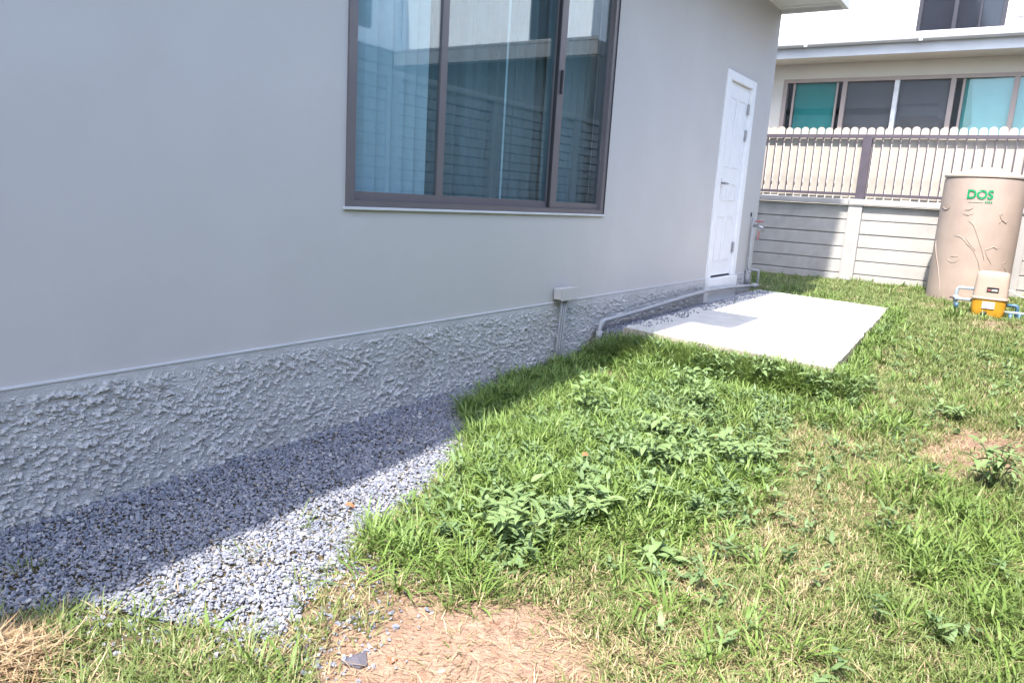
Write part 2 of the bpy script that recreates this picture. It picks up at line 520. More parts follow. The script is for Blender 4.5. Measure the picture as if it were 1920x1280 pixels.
for q in range(4): bm.faces.new((lo[q], lo[(q + 1) % 4], hi[(q + 1) % 4], hi[q]))
build('shadow_taper_eave', bm, M_eave, house)  # out of view; edge tapered only to fit the shadow line on the ground
bx('shadow_step', M_eave, house, 0.7155, 0.83, 2.9, 3.949, 3.28, 3.44)  # unseen block added to widen the shadow at the slab front
bx('shadow_jut_box', M_gutter, house, 0.716, 1.17, 3.95, 4.70, 3.28, 3.44, 0.01)  # unseen box added to cast the square jut of shadow on the slab
# interior shell
bm = bmesh.new()
box(bm, -4.0, -0.145, 0.4, 7.3, ZP - 0.1, ZP)
build('room_floor', bm, M_room, house)
bx('room_back_wall', M_room, house, -4.1, -4.0, 0.4, 7.3, ZP, 3.2)
bx('room_side_wall', M_room, house, -4.0, -0.145, 0.3, 0.4, ZP, 3.2)
bx('room_side_wall', M_room, house, -4.0, -0.145, 7.3, 7.4, ZP, 3.2)
bx('room_ceiling', M_room, house, -4.0, -0.145, 0.4, 7.3, 3.2, 3.28)

# roughcast base: real relief
ys = np.concatenate([np.arange(-1.6, -0.7, 0.02), np.arange(-0.7, 0.5, 0.008), np.arange(0.5, 5.2, 0.0048), np.arange(5.2, 9.112, 0.010)])
ys[-1] = 9.112
zs = np.concatenate([np.arange(-0.27, ZP - 0.03, 0.0050), [ZP - 0.027, ZP - 0.02, ZP - 0.010, ZP - 0.003]])
YY, ZZ = np.meshgrid(ys, zs, indexing='ij')
wy = YY + 0.014 * fbm(YY * 26, ZZ * 26, 41, 2); wz = ZZ + 0.014 * fbm(YY * 26 + 40, ZZ * 26, 43, 2)
n1 = fbm(wy * 34, wz * 46, 50, 4, 0.65)
n2 = fbm(wy * 105, wz * 120, 60, 2)
n3 = fbm(YY * 4, ZZ * 5, 64, 3)
blob = np.clip(n1 * 1.9 + 0.06 + 0.6 * n3, 0, 1.2)
ridge = (1 - np.abs(fbm(wy * 40, wz * 58, 71, 2)) * 3.4).clip(0, 1) ** 2
H = 0.003 + 0.0125 * blob ** 1.1 + 0.007 * ridge * (0.2 + blob) + 0.010 * np.abs(n2) * (0.35 + blob)
top_fade = 1 - sstep(ZP - 0.06 , ZP - 0.015, ZZ + 0.014 * fbm(YY * 9, ZZ * 0 + 2, 81, 2))
H = 0.006 + np.maximum(H - 0.003, -0.004) * top_fade
co = np.stack([H, YY, ZZ], -1).reshape(-1, 3) - np.array([0, 4, 0])
pl = np_mesh('roughcast_base', co, grid_faces(len(ys), len(zs))[:, ::-1].copy(), M_plinth, house, smooth=False)
bx('base_ledge', M_ledge, house, -0.001, 0.0095, -6.0, 7.545, ZP - 0.0025, ZP + 0.005)
bx('base_ledge', M_ledge, house, -0.001, 0.0095, 8.46, 9.113, ZP - 0.0025, ZP + 0.005)

# window
y0, y1, z0, z1 = WIN
bm = bmesh.new()
box(bm, -0.10, 0.012, y0, y0 + 0.05, z0, z1)
box(bm, -0.10, 0.012, y1 - 0.055, y1, z0, z1)
box(bm, -0.10, 0.012, y0 + 0.05, y1 - 0.055, z0, z0 + 0.03)
box(bm, -0.10, 0.012, y0 + 0.05, y1 - 0.055, z1 - 0.05, z1)
win = build('window', bm, M_frame, house)
bx('sill', M_ledge, win, -0.02, 0.018, y0 - 0.012, y1 + 0.012, z0 - 0.015, z0 - 0.0008, 0.003)
bx('seal', M_seal, win, 0.0125, 0.017, y1 - 0.012, y1 - 0.002, z0 + 0.002, z1)
def sash(a, b_, xo, wl, wr):
    bm = bmesh.new()
    x0, x1 = xo - 0.022, xo
    zb, zt = z0 + 0.031, z1 - 0.051
    box(bm, x0, x1, a, a + wl, zb, zt)
    box(bm, x0, x1, b_ - wr, b_, zb, zt)
    box(bm, x0, x1, a + wl, b_ - wr, zb, zb + 0.042)
    box(bm, x0, x1, a + wl, b_ - wr, zt - 0.04, zt)
    build('sash', bm, M_frame, win)
    bx('pane', M_glass, win, xo - 0.014, xo - 0.009, a + wl - 0.004, b_ - wr + 0.004, zb + 0.038, zt - 0.036)
sash(y0 + 0.051, 3.262, -0.012, 0.012, 0.052)
sash(3.264, 4.415, -0.036, 0.012, 0.02)
sash(4.40, y1 - 0.056, -0.010, 0.075, 0.022)
bx('seal', M_seal, win, -0.034, -0.0125, 4.392, 4.3985, z0 + 0.04, z1 - 0.06)
bx('latch', M_seal, win, -0.0095, 0.004, 4.425, 4.44, 1.75, 1.90)

# curtains hang inside
def curtain(name, m_, x, a, b_, amp, wl, label, seed):
    n = int((b_ - a) / 0.006)
    yy = np.linspace(a, b_, n); zz = np.array([0.42, 0.9, 1.5, 2.1, 2.9])
    A, B = np.meshgrid(yy, zz, indexing='ij')
    ph = A / wl * 2 * np.pi + 2.2 * fbm(A * 6, B * 0.5, seed, 2)
    xx = x + amp * (np.sin(ph) * 0.7 + 0.3 * np.sin(2.3 * ph + 1)) * (0.8 + 0.2 * B / 2.9)
    co = np.stack([xx, A, B], -1).reshape(-1, 3)
    o = np_mesh(name, co, grid_faces(n, 5), m_, smooth=True)
    md = o.modifiers.new('thickness', 'SOLIDIFY'); md.thickness = 0.0015
    return tag(o, label, 'curtain')
vb = empty('vertical_blind', (-0.22, 2.9, 2.95), 'pale blue hanging blind slats behind the left window pane', 'blind')
for k in range(9):
    cy_, ang = 2.50 + 0.098 * k, 0.42 + 0.22 * math.sin(k * 2.7) + (0.25 if k % 3 == 0 else 0)
    bm = bmesh.new()
    c_, s_ = math.cos(ang), math.sin(ang)
    ring = []
    for q in range(7):   # shallow curved slat
        t = (q / 6 - .5) * 0.122; bow = 0.010 * (1 - (2 * q / 6 - 1) ** 2)
        ring.append((-0.24 + t * s_ + bow * c_, cy_ + t * c_ - bow * s_))
    lo = [bm.verts.new((x, y, 0.45)) for x, y in ring]; hi = [bm.verts.new((x, y, 2.92)) for x, y in ring]
    lo2 = [bm.verts.new((x - 0.002, y, 0.45)) for x, y in ring]; hi2 = [bm.verts.new((x - 0.002, y, 2.92)) for x, y in ring]
    for q in range(6):
        bm.faces.new((lo[q], lo[q + 1], hi[q + 1], hi[q])); bm.faces.new((lo2[q], lo2[q + 1], hi2[q + 1], hi2[q]))
    build('slat', bm, M_curtain, vb, smooth=True)
bx('head_rail', M_whitep, vb, -0.26, -0.20, 2.42, 5.3, 2.925, 2.97)
curtain('curtain', M_curtain2, -0.30, 3.36, 5.0, 0.04, 0.14, 'grey pleated curtain behind the wide middle window pane', 92)
curtain('curtain', M_curtain2, -0.22, 4.55, 5.30, 0.028, 0.11, 'grey pleated curtain behind the narrow right window pane', 93)
curtain('curtain', M_curtain, -0.20, 4.075, 4.095, 0.010, 0.05, 'thin pale curtain edge drawn open in the middle window pane', 94)

# door
bm = bmesh.new()
box(bm, -0.05, -0.012, 7.662, 8.338, ZP + 0.02, 2.338)
door = build('door', bm, M_white, house)
bm = bmesh.new()
box(bm, -0.10, 0.022, 7.545, 7.655, ZP + 0.0, 2.425, 0.004)
box(bm, -0.10, 0.022, 8.345, 8.455, ZP + 0.0, 2.425, 0.004)
box(bm, -0.10, 0.022, 7.656, 8.344, 2.345, 2.425, 0.004)
build('door_frame', bm, M_white, door)
bx('door_gap_shade', M_seal, door, -0.048, -0.014, 7.662, 8.338, ZP + 0.003, ZP + 0.018)  # dark strip painting the shade in the gap under the leaf
bx('threshold', M_white, door, 0.004, 0.05, 7.545, 8.455, 0.10, ZP - 0.001, 0.004)
def moulding(a, b_, c_, d_):
    bm = bmesh.new()
    w, t = 0.018, 0.005
    box(bm, -0.0115, -0.0115 + t, a, a + w, c_, d_, 0.002); box(bm, -0.0115, -0.0115 + t, b_ - w, b_, c_, d_, 0.004)
    box(bm, -0.0115, -0.0115 + t, a + w, b_ - w, c_, c_ + w, 0.004); box(bm, -0.0115, -0.0115 + t, a + w, b_ - w, d_ - w, d_, 0.004)
    build('moulding', bm, M_white, door)
for a_, b_ in ((7.75, 7.965), (8.035, 8.25)):
    moulding(a_, b_, 1.50, 2.20); moulding(a_, b_, 1.16, 1.34); moulding(a_, b_, 0.52, 1.0)
bm = bmesh.new()
tube(bm, [(-0.012, 7.715, 1.33), (0.045, 7.715, 1.33)], 0.011, 8)
tube(bm, [(0.045, 7.705, 1.33), (0.048, 7.77, 1.332), (0.044, 7.83, 1.328)], [0.010, 0.009, 0.007], 8)
box(bm, -0.0118, -0.004, 7.69, 7.74, 1.28, 1.38)
build('handle', bm, M_metal, door)
for zz in (2.13, 1.86, 0.66):
    bx('hinge', M_metal, door, -0.0115, 0.006, 8.31, 8.3445, zz - 0.055, zz + 0.055, 0.002)

# junction box and conduits on the base
jb = empty('junction_box', (0.03, 4.6, 0.36), 'grey junction box with thin conduits on the roughcast base', 'junction box')
bx('box_body', M_wall, jb, 0.0095, 0.075, 4.50, 4.71, 0.375, 0.455, 0.006)
bx('box_lid', M_wall, jb, 0.0755, 0.084, 4.495, 4.715, 0.37, 0.46, 0.003)
for i, yy in enumerate((4.545, 4.575, 4.605)):
    tb('conduit', M_pvc, jb, [(0.045, yy + 0.02, 0.377), (0.047, yy + 0.01, 0.25), (0.048, yy - 0.01, 0.05), (0.05, yy - 0.012 - 0.01 * i, -0.13)], 0.0075, 8)

# drain pipe lying along the base
bm = bmesh.new()
pts = [(0.10, 5.07, -0.12), (0.10, 5.07, 0.11), (0.10, 5.085, 0.155), (0.10, 5.13, 0.172), (0.105, 5.5, 0.182), (0.105, 6.2, 0.208), (0.10, 6.9, 0.235), (0.10, 7.4, 0.248), (0.10, 8.0, 0.238), (0.105, 8.6, 0.217), (0.11, 9.02, 0.20)]
tube(bm, pts, 0.018, 12)
pipe = build('drain_pipe', bm, M_pvc, None, smooth=True)
tag(pipe, 'long grey pipe running along the house base behind the concrete pad', 'pipe')
tb('coupling', M_pvc, pipe, [(0.10, 5.07, 0.03), (0.10, 5.07, 0.10)], 0.026, 12)
tb('coupling', M_pvc, pipe, [(0.105, 8.9, 0.2055), (0.111, 9.06, 0.198)], 0.028, 12)

# standpipe with tap at the corner
sp = empty('standpipe', (0.05, 8.9, 0.1), 'thin grey standpipe with a red tap at the house corner', 'tap')
tb('riser', M_pvc, sp, [(0.035, 8.86, 0.98), (0.035, 8.86, 0.42), (0.04, 8.87, 0.395), (0.07, 8.95, 0.385), (0.11, 9.02, 0.378), (0.12, 9.03, 0.35), (0.12, 9.03, 0.20)], 0.014, 10)
tb('branch', M_pvc, sp, [(0.035, 8.87, 0.37), (0.035, 8.87, 0.22)], 0.024, 10)
tb('clip', M_metal, sp, [(-0.002, 8.86, 0.36), (0.06, 8.86, 0.36)], 0.012, 8)
bm = bmesh.new()
tube(bm, [(0.035, 8.86, 0.90), (0.10, 8.87, 0.90), (0.14, 8.875, 0.885), (0.15, 8.875, 0.84)], [0.014, 0.016, 0.014, 0.013], 10)
tube(bm, [(0.10, 8.87, 0.90), (0.10, 8.87, 0.945)], 0.008, 8)
build('spout', bm, M_metal, sp, smooth=True)
bx('tap_handle', M_red, sp, 0.055, 0.15, 8.855, 8.885, 0.945, 0.96, 0.003)
bx('tag_label', M_red, sp, 0.10, 0.104, 8.87, 8.93, 0.74, 0.84)
tb('vent_stub', M_seal, sp, [(0.012, 8.83, 1.0), (0.012, 8.83, 1.05)], 0.008, 6)


# ---------------------------------------------------------------- back boundary: precast wall, railing, picket boards
F = 12.40
bw = empty('concrete_wall', (1, F, 0), 'weathered concrete plank wall behind the water tank', 'wall')
posts = [-3.79, -1.70, 0.386, 2.48, 4.57]
for px in posts:
    bx('post', M_post, bw, px, px + 0.195, F - 0.035, F + 0.10, -0.3, 1.245, 0.006)
rows = [-0.19, 0.012, 0.217, 0.417, 0.616, 0.816, 1.025, 1.245]
for k in range(len(posts) - 1):
    for a_, b_ in zip(rows, rows[1:]):
        dy = random.uniform(-0.005, 0.005)
        bx('plank', M_prec, bw, posts[k] + 0.196, posts[k + 1] - 0.001, F + 0.012 + dy, F + 0.055 + dy, a_ + 0.006, b_ - 0.006, 0.006)
for k in range(len(posts) - 1):
    bx('light_stop', M_prec, bw, posts[k] + 0.196, posts[k + 1] - 0.001, F + 0.0615, F + 0.075, -0.2, 1.245)  # added sheet that stops light leaking through the plank gaps
    bx('cap_beam', M_post, bw, posts[k] + 0.002, posts[k + 1] - 0.004 + 0.001, F - 0.06, F + 0.12, 1.25, 1.335, 0.008)

rl = empty('metal_railing', (1, F, 1.33), 'dark plum metal railing standing on the concrete wall', 'railing')
bx('rail', M_rail, rl, -3.6, 4.6, F - 0.03, F + 0.01, 2.225, 2.275)
bx('rail', M_rail, rl, -3.6, 4.6, F - 0.03, F + 0.01, 1.385, 1.425)
for px in (-1.66, 0.455, 2.56):
    bx('post', M_rail, rl, px, px + 0.125, F - 0.034, F + 0.03, 1.336, 2.223)
PS = 0.1185
k0 = -2.6
bar_me = None
for i in range(56):
    x = k0 + PS * i
    if bar_me is None:
        o = bx('bar', M_rail, rl, x - 0.0075, x + 0.0075, F - 0.016, F - 0.003, 1.426, 2.2245)
        bar_me = o.data; bar_x = x
    else:
        o = bpy.data.objects.new('bar', bar_me); link(o, rl); o.location = (x - bar_x, 0, 0)
pf = empty('picket_fence', (1, F + 0.1, 1.33), 'cream boards with rounded tops behind the dark railing', 'fence')
def picket(w, z0_, z1_, yb):
    bm = bmesh.new()
    h = w / 2
    prof = [(-h, z0_), (h, z0_), (h, z1_ - h * 0.9)] + [(h * math.cos(t), z1_ - h * 0.9 + h * 0.9 * math.sin(t)) for t in np.linspace(0.25, math.pi - 0.25, 9)] + [(-h, z1_ - h * 0.9)]
    f = [bm.verts.new((x, yb, z)) for x, z in prof]; bk = [bm.verts.new((x, yb + 0.018, z)) for x, z in prof]
    bm.faces.new(f); bm.faces.new(bk[::-1])
    for i in range(len(f)):
        j = (i + 1) % len(f); bm.faces.new((f[i], f[j], bk[j], bk[i]))
    return bm
pk = None
for i in range(55):
    x = k0 + PS * (i + 0.5)
    if pk is None:
        o = build('board', picket(0.103, 1.34, 2.39, F + 0.045), M_picket, pf)
        pk = o.data; o.location = (x - 1, 0, 0)
        for v_ in pk.vertices: v_.co.x += 1
    else:
        o = bpy.data.objects.new('board', pk); link(o, pf); o.location = (x - 1, random.uniform(-.004, .004), random.uniform(-.012, .008))
        o.rotation_euler = (0, 0, 0)
for z_ in (1.5, 2.15):
    bx('batten', M_picket, pf, -2.6, 3.9, F + 0.0675, F + 0.10, z_, z_ + 0.06)

# ---------------------------------------------------------------- side boundary at the right (seen mirrored in the window)
SX = 3.30
sw = empty('concrete_wall', (SX, 6, 0), 'concrete plank wall along the right side, mirrored in the window', 'wall')
yy = -4.0
sp_y = []
while yy < 12.5:
    sp_y.append(yy); yy += 2.05
for py in sp_y:
    bx('post', M_post, sw, SX - 0.02, SX + 0.12, py, py + 0.19, -0.4, 2.27, 0.006)
pl_me = {}
for a_, b_ in zip(sp_y, sp_y[1:]):
    for r in range(20):
        z_ = -0.15 + r * 0.12
        bx('plank', M_post, sw, SX + 0.0, SX + 0.045, a_ + 0.191, b_ - 0.001, z_ + 0.009, z_ + 0.111, 0.005)
    bx('light_stop', M_seal, sw, SX + 0.0455, SX + 0.06, a_ + 0.191, b_ - 0.001, -0.15, 2.25)  # added dark sheet: blocks light in the gaps, groove shade by colour
    bx('cap_beam', M_post, sw, SX - 0.035, SX + 0.13, a_ + 0.001, b_ - 0.001, 2.275, 2.34, 0.006)

# ---------------------------------------------------------------- house behind the back wall
rh = empty('house', (1, 14.5, 0), 'cream house behind the fence with a row of teal and grey windows', 'house')
FY = 13.8
WZ0, WZ1 = 2.36, 3.32
holed_wall('wall', M_cream, rh, 1, FY, FY + 0.15, -5.0, 3.45, -0.1, 3.92, [(-1.20, 3.1, WZ0, WZ1)])
bx('soffit', M_cream, rh, -5.0, 3.45, 13.21, FY - 0.001, 3.56, 3.60)
bx('fascia', M_gutter, rh, -5.0, 3.5, 13.17, 13.209, 3.55, 3.74)
# rounded gutter
bm = bmesh.new()
prof = [(13.168, 3.71), (13.10, 3.70), (13.06, 3.73), (13.045, 3.79), (13.045, 3.825), (13.055, 3.83), (13.065, 3.80), (13.168, 3.80)]
A = [bm.verts.new((-5.0, y_, z_)) for y_, z_ in prof]; B = [bm.verts.new((3.5, y_, z_)) for y_, z_ in prof]
bm.faces.new(A); bm.faces.new(B[::-1])
for i in range(len(prof)):
    j = (i + 1) % len(prof); bm.faces.new((A[i], A[j], B[j], B[i]))
build('gutter', bm, M_gutter, rh)
for gx_ in (-0.75, 0.9, 2.3):
    bx('gutter_joint', M_gutter, rh, gx_, gx_ + 0.05, 13.041, 13.10, 3.695, 3.79)
bm = bmesh.new()
vv = [bm.verts.new(p) for p in ((-5, 13.1, 3.80), (3.5, 13.1, 3.80), (3.5, 15.0, 4.0), (-5, 15.0, 4.0), (-5, 13.1, 3.745), (3.5, 13.1, 3.745), (3.5, 15.0, 3.94), (-5, 15.0, 3.94))]
for f in ((0, 1, 2, 3), (7, 6, 5, 4), (0, 4, 5, 1), (1, 5, 6, 2), (2, 6, 7, 3), (3, 7, 4, 0)):
    bm.faces.new([vv[i] for i in f])
build('roof', bm, M_roof, rh)
UW = (0.56, 1.85, 4.17, 5.7)
holed_wall('upper_wall', M_wwall, rh, 1, 15.0, 15.2, -5.0, 3.45, 3.9, 6.8, [UW])
bm = bmesh.new()
for q in ((UW[0], UW[0] + .06, UW[2], UW[3]), (UW[1] - .06, UW[1], UW[2], UW[3]), (UW[0] + .06, UW[1] - .06, UW[2], UW[2] + .07), (UW[0] + .06, UW[1] - .06, UW[3] - .07, UW[3]), (1.09, 1.15, UW[2] + .07, UW[3] - .07), (1.475, 1.50, UW[2] + .07, UW[3] - .07)):
    box(bm, q[0], q[1], 14.98, 15.06, q[2], q[3])
uwin = build('upper_window', bm, M_nightframe, rh)
bx('pane', M_dark, uwin, UW[0] + .06, 1.09, 15.03, 15.04, UW[2] + .07, UW[3] - .07)
bx('pane', M_dark, uwin, 1.15, 1.475, 15.03, 15.04, UW[2] + .07, UW[3] - .07)
bx('pane', M_dark, uwin, 1.50, UW[1] - .06, 15.03, 15.04, UW[2] + .07, UW[3] - .07)
bx('window_ledge', M_wwall, rh, UW[0] - .1, UW[1] + .03, 14.93, 14.999, 4.08, 4.16)
bx('pilaster', M_wwall, rh, 1.93, 2.25, 14.90, 14.999, 4.1, 6.8)
for k in range(8):
    bx('louvre', M_wwall, rh, 2.0, 2.2, 14.84, 14.899, 4.35 + k * 0.16, 4.42 + k * 0.16)
# window row
wx = [-1.20, -0.20, 0.585, 1.375, 2.20, 3.1]
bm = bmesh.new()
box(bm, wx[0], wx[-1], FY - 0.02, FY + 0.08, WZ1 - 0.06, WZ1)
box(bm, wx[0], wx[-1], FY - 0.02, FY + 0.08, WZ0, WZ0 + 0.05)
box(bm, wx[0], wx[0] + 0.07, FY - 0.02, FY + 0.08, WZ0 + .051, WZ1 - .061)
box(bm, wx[-1] - 0.06, wx[-1], FY - 0.02, FY + 0.08, WZ0 + .051, WZ1 - .061)
wrow = build('window_row', bm, M_nframe, rh)
for i, x in enumerate(wx[1:-1]):
    bx('mullion', M_whitep if i == 1 else M_nframe, wrow, x - 0.035, x + 0.035, FY - 0.018, FY + 0.08, WZ0 + .051, WZ1 - .061)
blinds = [M_teal, M_greyb, M_greyb, M_teal2, M_teal2]
for i in range(5):
    a_ = wx[i] + (0.072 if i == 0 else 0.036); b_ = wx[i + 1] - 0.036
    if i in (0, 3):   # opened sash: pale stile
        bx('stile', M_nframe, wrow, a_ + 0.09, a_ + 0.125, FY + 0.012, FY + 0.06, WZ0 + .052, WZ1 - .062)
        if i == 0: bx('stile', M_nframe, wrow, b_ - 0.10, b_ - 0.07, FY + 0.012, FY + 0.06, WZ0 + .052, WZ1 - .062)
    bx('pane', M_nglass, wrow, a_, b_, FY + 0.03, FY + 0.035, WZ0 + .051, WZ1 - .061)
    ba = a_ + (0.127 if i in (0, 3) else 0.0); bb = b_ - (0.102 if i == 0 else 0)
    bx('blind', blinds[i], wrow, ba, bb, FY + 0.085, FY + 0.09, WZ0 - 0.05, WZ1 + 0.03)
    if i == 3:
        bm = bmesh.new()
        t = [(ba, FY + 0.07, WZ1 - .04), (ba + 0.07, FY + 0.068, WZ1 - .04), (ba + 0.16, FY + 0.06, WZ0 + .22), (ba, FY + 0.07, WZ0 + 0.10)]
        f = [bm.verts.new(p) for p in t]; bk = [bm.verts.new((p[0], p[1] + 0.004, p[2])) for p in t]
        bm.faces.new(f); bm.faces.new(bk[::-1])
        for q in range(4): bm.faces.new((f[q], f[(q + 1) % 4], bk[(q + 1) % 4], bk[q]))
        build('blind_fold', bm, M_teal, wrow)
bx('room_back', M_seal, rh, -1.5, 3.3, FY + 0.5, FY + 0.55, 2.0, 3.6)
bx('downpipe', M_wwall, rh, -1.62, -1.52, FY - 0.09, FY - 0.002, 0.0, 3.55)

# ---------------------------------------------------------------- neighbour on the right (mirrored in the window)
nh = empty('house', (8, 11, 0), 'white two storey house on the right, seen only mirrored in the window', 'house')
bx('wall', M_greyw, nh, 4.1, 9.0, 11.9, 12.05, -0.2, 3.58)
bx('wall', M_greyw, nh, 3.95, 4.1, 11.9, 16.0, -0.2, 3.58)
bx('wall', M_greyw, nh, 8.6, 8.75, -2.0, 11.89, -0.2, 3.58)
bx('fascia', M_roof, nh, 3.5, 8.0, 11.30, 11.38, 3.42, 3.64)  # eave edges in dark roof colour: their shade is painted in
bx('fascia', M_roof, nh, 3.5, 3.58, 11.381, 16.0, 3.42, 3.64)
bx('fascia', M_roof, nh, 8.001, 8.08, -2.0, 11.299, 3.42, 3.64)
bx('eave_soffit', M_cream, nh, 3.581, 8.0, 11.381, 11.899, 3.5, 3.54)
bx('eave_soffit', M_cream, nh, 8.081, 8.599, -2.0, 11.29, 3.5, 3.54)
bm = bmesh.new()
def slope(bm, ps):
    t = [bm.verts.new(p) for p in ps]; l = [bm.verts.new((p[0], p[1], p[2] - 0.05)) for p in ps]
    bm.faces.new(t); bm.faces.new(l[::-1])
    for q in range(4): bm.faces.new((t[q], t[(q + 1) % 4], l[(q + 1) % 4], l[q]))
slope(bm, [(3.5, 11.3, 3.70), (8.0, 11.3, 3.70), (9.4, 13.0, 4.0), (4.6, 13.0, 4.0)])
build('roof', bm, M_roof, nh)
bm = bmesh.new(); slope(bm, [(8.0, -2, 3.70), (9.4, -2, 4.0), (9.4, 13.0, 4.0), (8.0, 11.3, 3.70)]); build('roof', bm, M_roof, nh)
holed_wall('upper_wall', M_wwall, nh, 1, 13.0, 13.15, 4.6, 9.38, 3.8, 7.0, [(5.3, 5.95, 4.1, 5.8)])
holed_wall('upper_wall', M_wwall, nh, 0, 9.4, 9.55, -2.0, 13.15, 3.8, 7.0, [(10.3, 12.1, 4.35, 5.9), (3.0, 5.0, 4.35, 5.9)])
bx('upper_wall', M_wwall, nh, 4.6, 4.75, 13.151, 18.0, 3.8, 7.0)
bx('upper_window', M_dark, nh, 5.3, 5.95, 13.05, 13.06, 4.1, 5.8)
bx('upper_window', M_dark, nh, 9.45, 9.46, 10.3, 12.1, 4.35, 5.9)
bx('upper_window', M_dark, nh, 9.45, 9.46, 3.0, 5.0, 4.35, 5.9)
bx('lower_window', M_dark, nh, 8.585, 8.598, 6.5, 8.5, 1.2, 2.9)

# ---------------------------------------------------------------- water tank
TX, TY, TR = 2.13, 11.6, 0.465
tank = empty('water_tank', (TX, TY, 0.05), 'tall beige plastic water tank with green lettering by the wall', 'water tank')
bm = bmesh.new()
lathe(bm, [(0.0, 0.03), (TR, 0.03), (TR + 0.004, 0.10), (TR, 0.5), (TR - 0.002, 1.1), (TR - 0.004, 1.53), (TR - 0.006, 1.633), (TR - 0.02, 1.65), (0, 1.65)], (TX, TY), 64)
body = build('body', bm, M_tank, tank, smooth=True)
body.data.set_sharp_from_angle(angle=0.6)
bm = bmesh.new()
lathe(bm, [(0, 1.6505), (TR - 0.02, 1.6505), (TR + 0.004, 1.6550), (TR + 0.006, 1.6780), (TR - 0.01, 1.6930), (0.30, 1.7300), (0.20, 1.7530), (0.195, 1.7730), (0.17, 1.7800), (0.10, 1.7900), (0.03, 1.7960), (0.025, 1.8130), (0, 1.8150)], (TX, TY), 64)
top = build('top_cover', bm, M_tanktop, tank, smooth=True)
top.data.set_sharp_from_angle(angle=0.5)
def tpt(u, z, d):
    a_ = math.asin(max(-1, min(1, 2 * u - 1))) + 0.05
    r = TR + d
    return Vector((TX + r * math.sin(a_), TY - r * math.cos(a_), z))
def crop(X_, Y_):
    Lx = 340 - (Y_ - 125) * 0.165
    return (X_ - Lx) / 600.0, 1.635 - (Y_ - 125) * 0.00184
strokes = [[(520, 410), (545, 422), (562, 442), (578, 480), (592, 522), (606, 560), (620, 602), (630, 640), (635, 672)],
           [(425, 518), (455, 518), (480, 527), (503, 550), (520, 572), (545, 592), (563, 614), (580, 645), (592, 672), (605, 742)],
           [(500, 520), (522, 545), (540, 572), (575, 612)],
           [(285, 560), (283, 600), (286, 645), (296, 700), (304, 740), (311, 800), (317, 860), (318, 900), (315, 965)],
           [(640, 580), (648, 620), (660, 652), (685, 692)],
           [(330, 318), (345, 335), (362, 342), (380, 332), (395, 300)],
           [(735, 345), (742, 370), (752, 392), (780, 411), (797, 395)], [(750, 390), (735, 420)], [(738, 360), (760, 352)],
           [(372, 680), (385, 692), (405, 700), (430, 696), (460, 668)], [(395, 662), (420, 657), (455, 660)],
           [(770, 698), (782, 720), (792, 745), (800, 790)], [(760, 690), (778, 676), (795, 668)],
           [(640, 602), (665, 590), (700, 574), (720, 588), (738, 580)],
           [(495, 340), (530, 335), (560, 318)], [(480, 365), (520, 372), (560, 360)]]
bm = bmesh.new()
for s_ in strokes:
    pts = [tpt(*crop(*p), 0.001) for p in s_]
    if len(pts) < 3: pts.insert(1, (pts[0] + pts[1]) / 2)
    tube(bm, pts, [0.0015] + [0.0048] * (len(pts) - 2) + [0.0015], 6)
build('relief', bm, M_tank, tank, smooth=True)
# lettering
def text_mesh(body_, size, boldness):
    cu = bpy.data.curves.new('lettering', 'FONT'); cu.body = body_; cu.size = size; cu.offset = boldness
    cu.extrude = 0.0; cu.resolution_u = 6
    o = bpy.data.objects.new('lettering', cu); COL.objects.link(o)
    bpy.context.view_layer.update()
    me = bpy.data.meshes.new_from_object(o.evaluated_get(bpy.context.evaluated_depsgraph_get()))
    bpy.data.objects.remove(o); bpy.data.curves.remove(cu)
    return me
me = text_mesh('DOS', 1.0, 0.03)
vs = np.array([v_.co[:] for v_ in me.vertices])
mn, mxx = vs.min(0), vs.max(0)
u0_, u1_ = crop(514, 230)[0], crop(694, 230)[0]
zb, zt = crop(0, 262)[1], crop(0, 200)[1]
for v_ in me.vertices:
    fx = (v_.co.x - mn[0]) / (mxx[0] - mn[0]); fy = (v_.co.y - mn[1]) / (mxx[1] - mn[1])
    p = tpt(u0_ + (u1_ - u0_) * fx, zb + (zt - zb) * fy, 0.004)
    v_.co = p - Vector((TX, TY, 0.05))
me.materials.clear(); me.materials.append(M_green)
o = bpy.data.objects.new('lettering', me); link(o, tank)
bm = bmesh.new()
def strip(bm, X0, X1, Y0, Y1, d=0.003):
    n = 6
    for k in range(n):
        q = [(X0 + (X1 - X0) * k / n, Y1), (X0 + (X1 - X0) * (k + 1) / n, Y1), (X0 + (X1 - X0) * (k + 1) / n, Y0), (X0 + (X1 - X0) * k / n, Y0)]
        bm.faces.new([bm.verts.new(tpt(*crop(*p), d)) for p in q])
for X0 in (636, 650, 662, 676): strip(bm, X0, X0 + 9, 274, 286)
build('lettering', bm, M_green, tank)
bm = bmesh.new(); strip(bm, 520, 622, 279, 284); build('underline', bm, M_tanktop, tank)

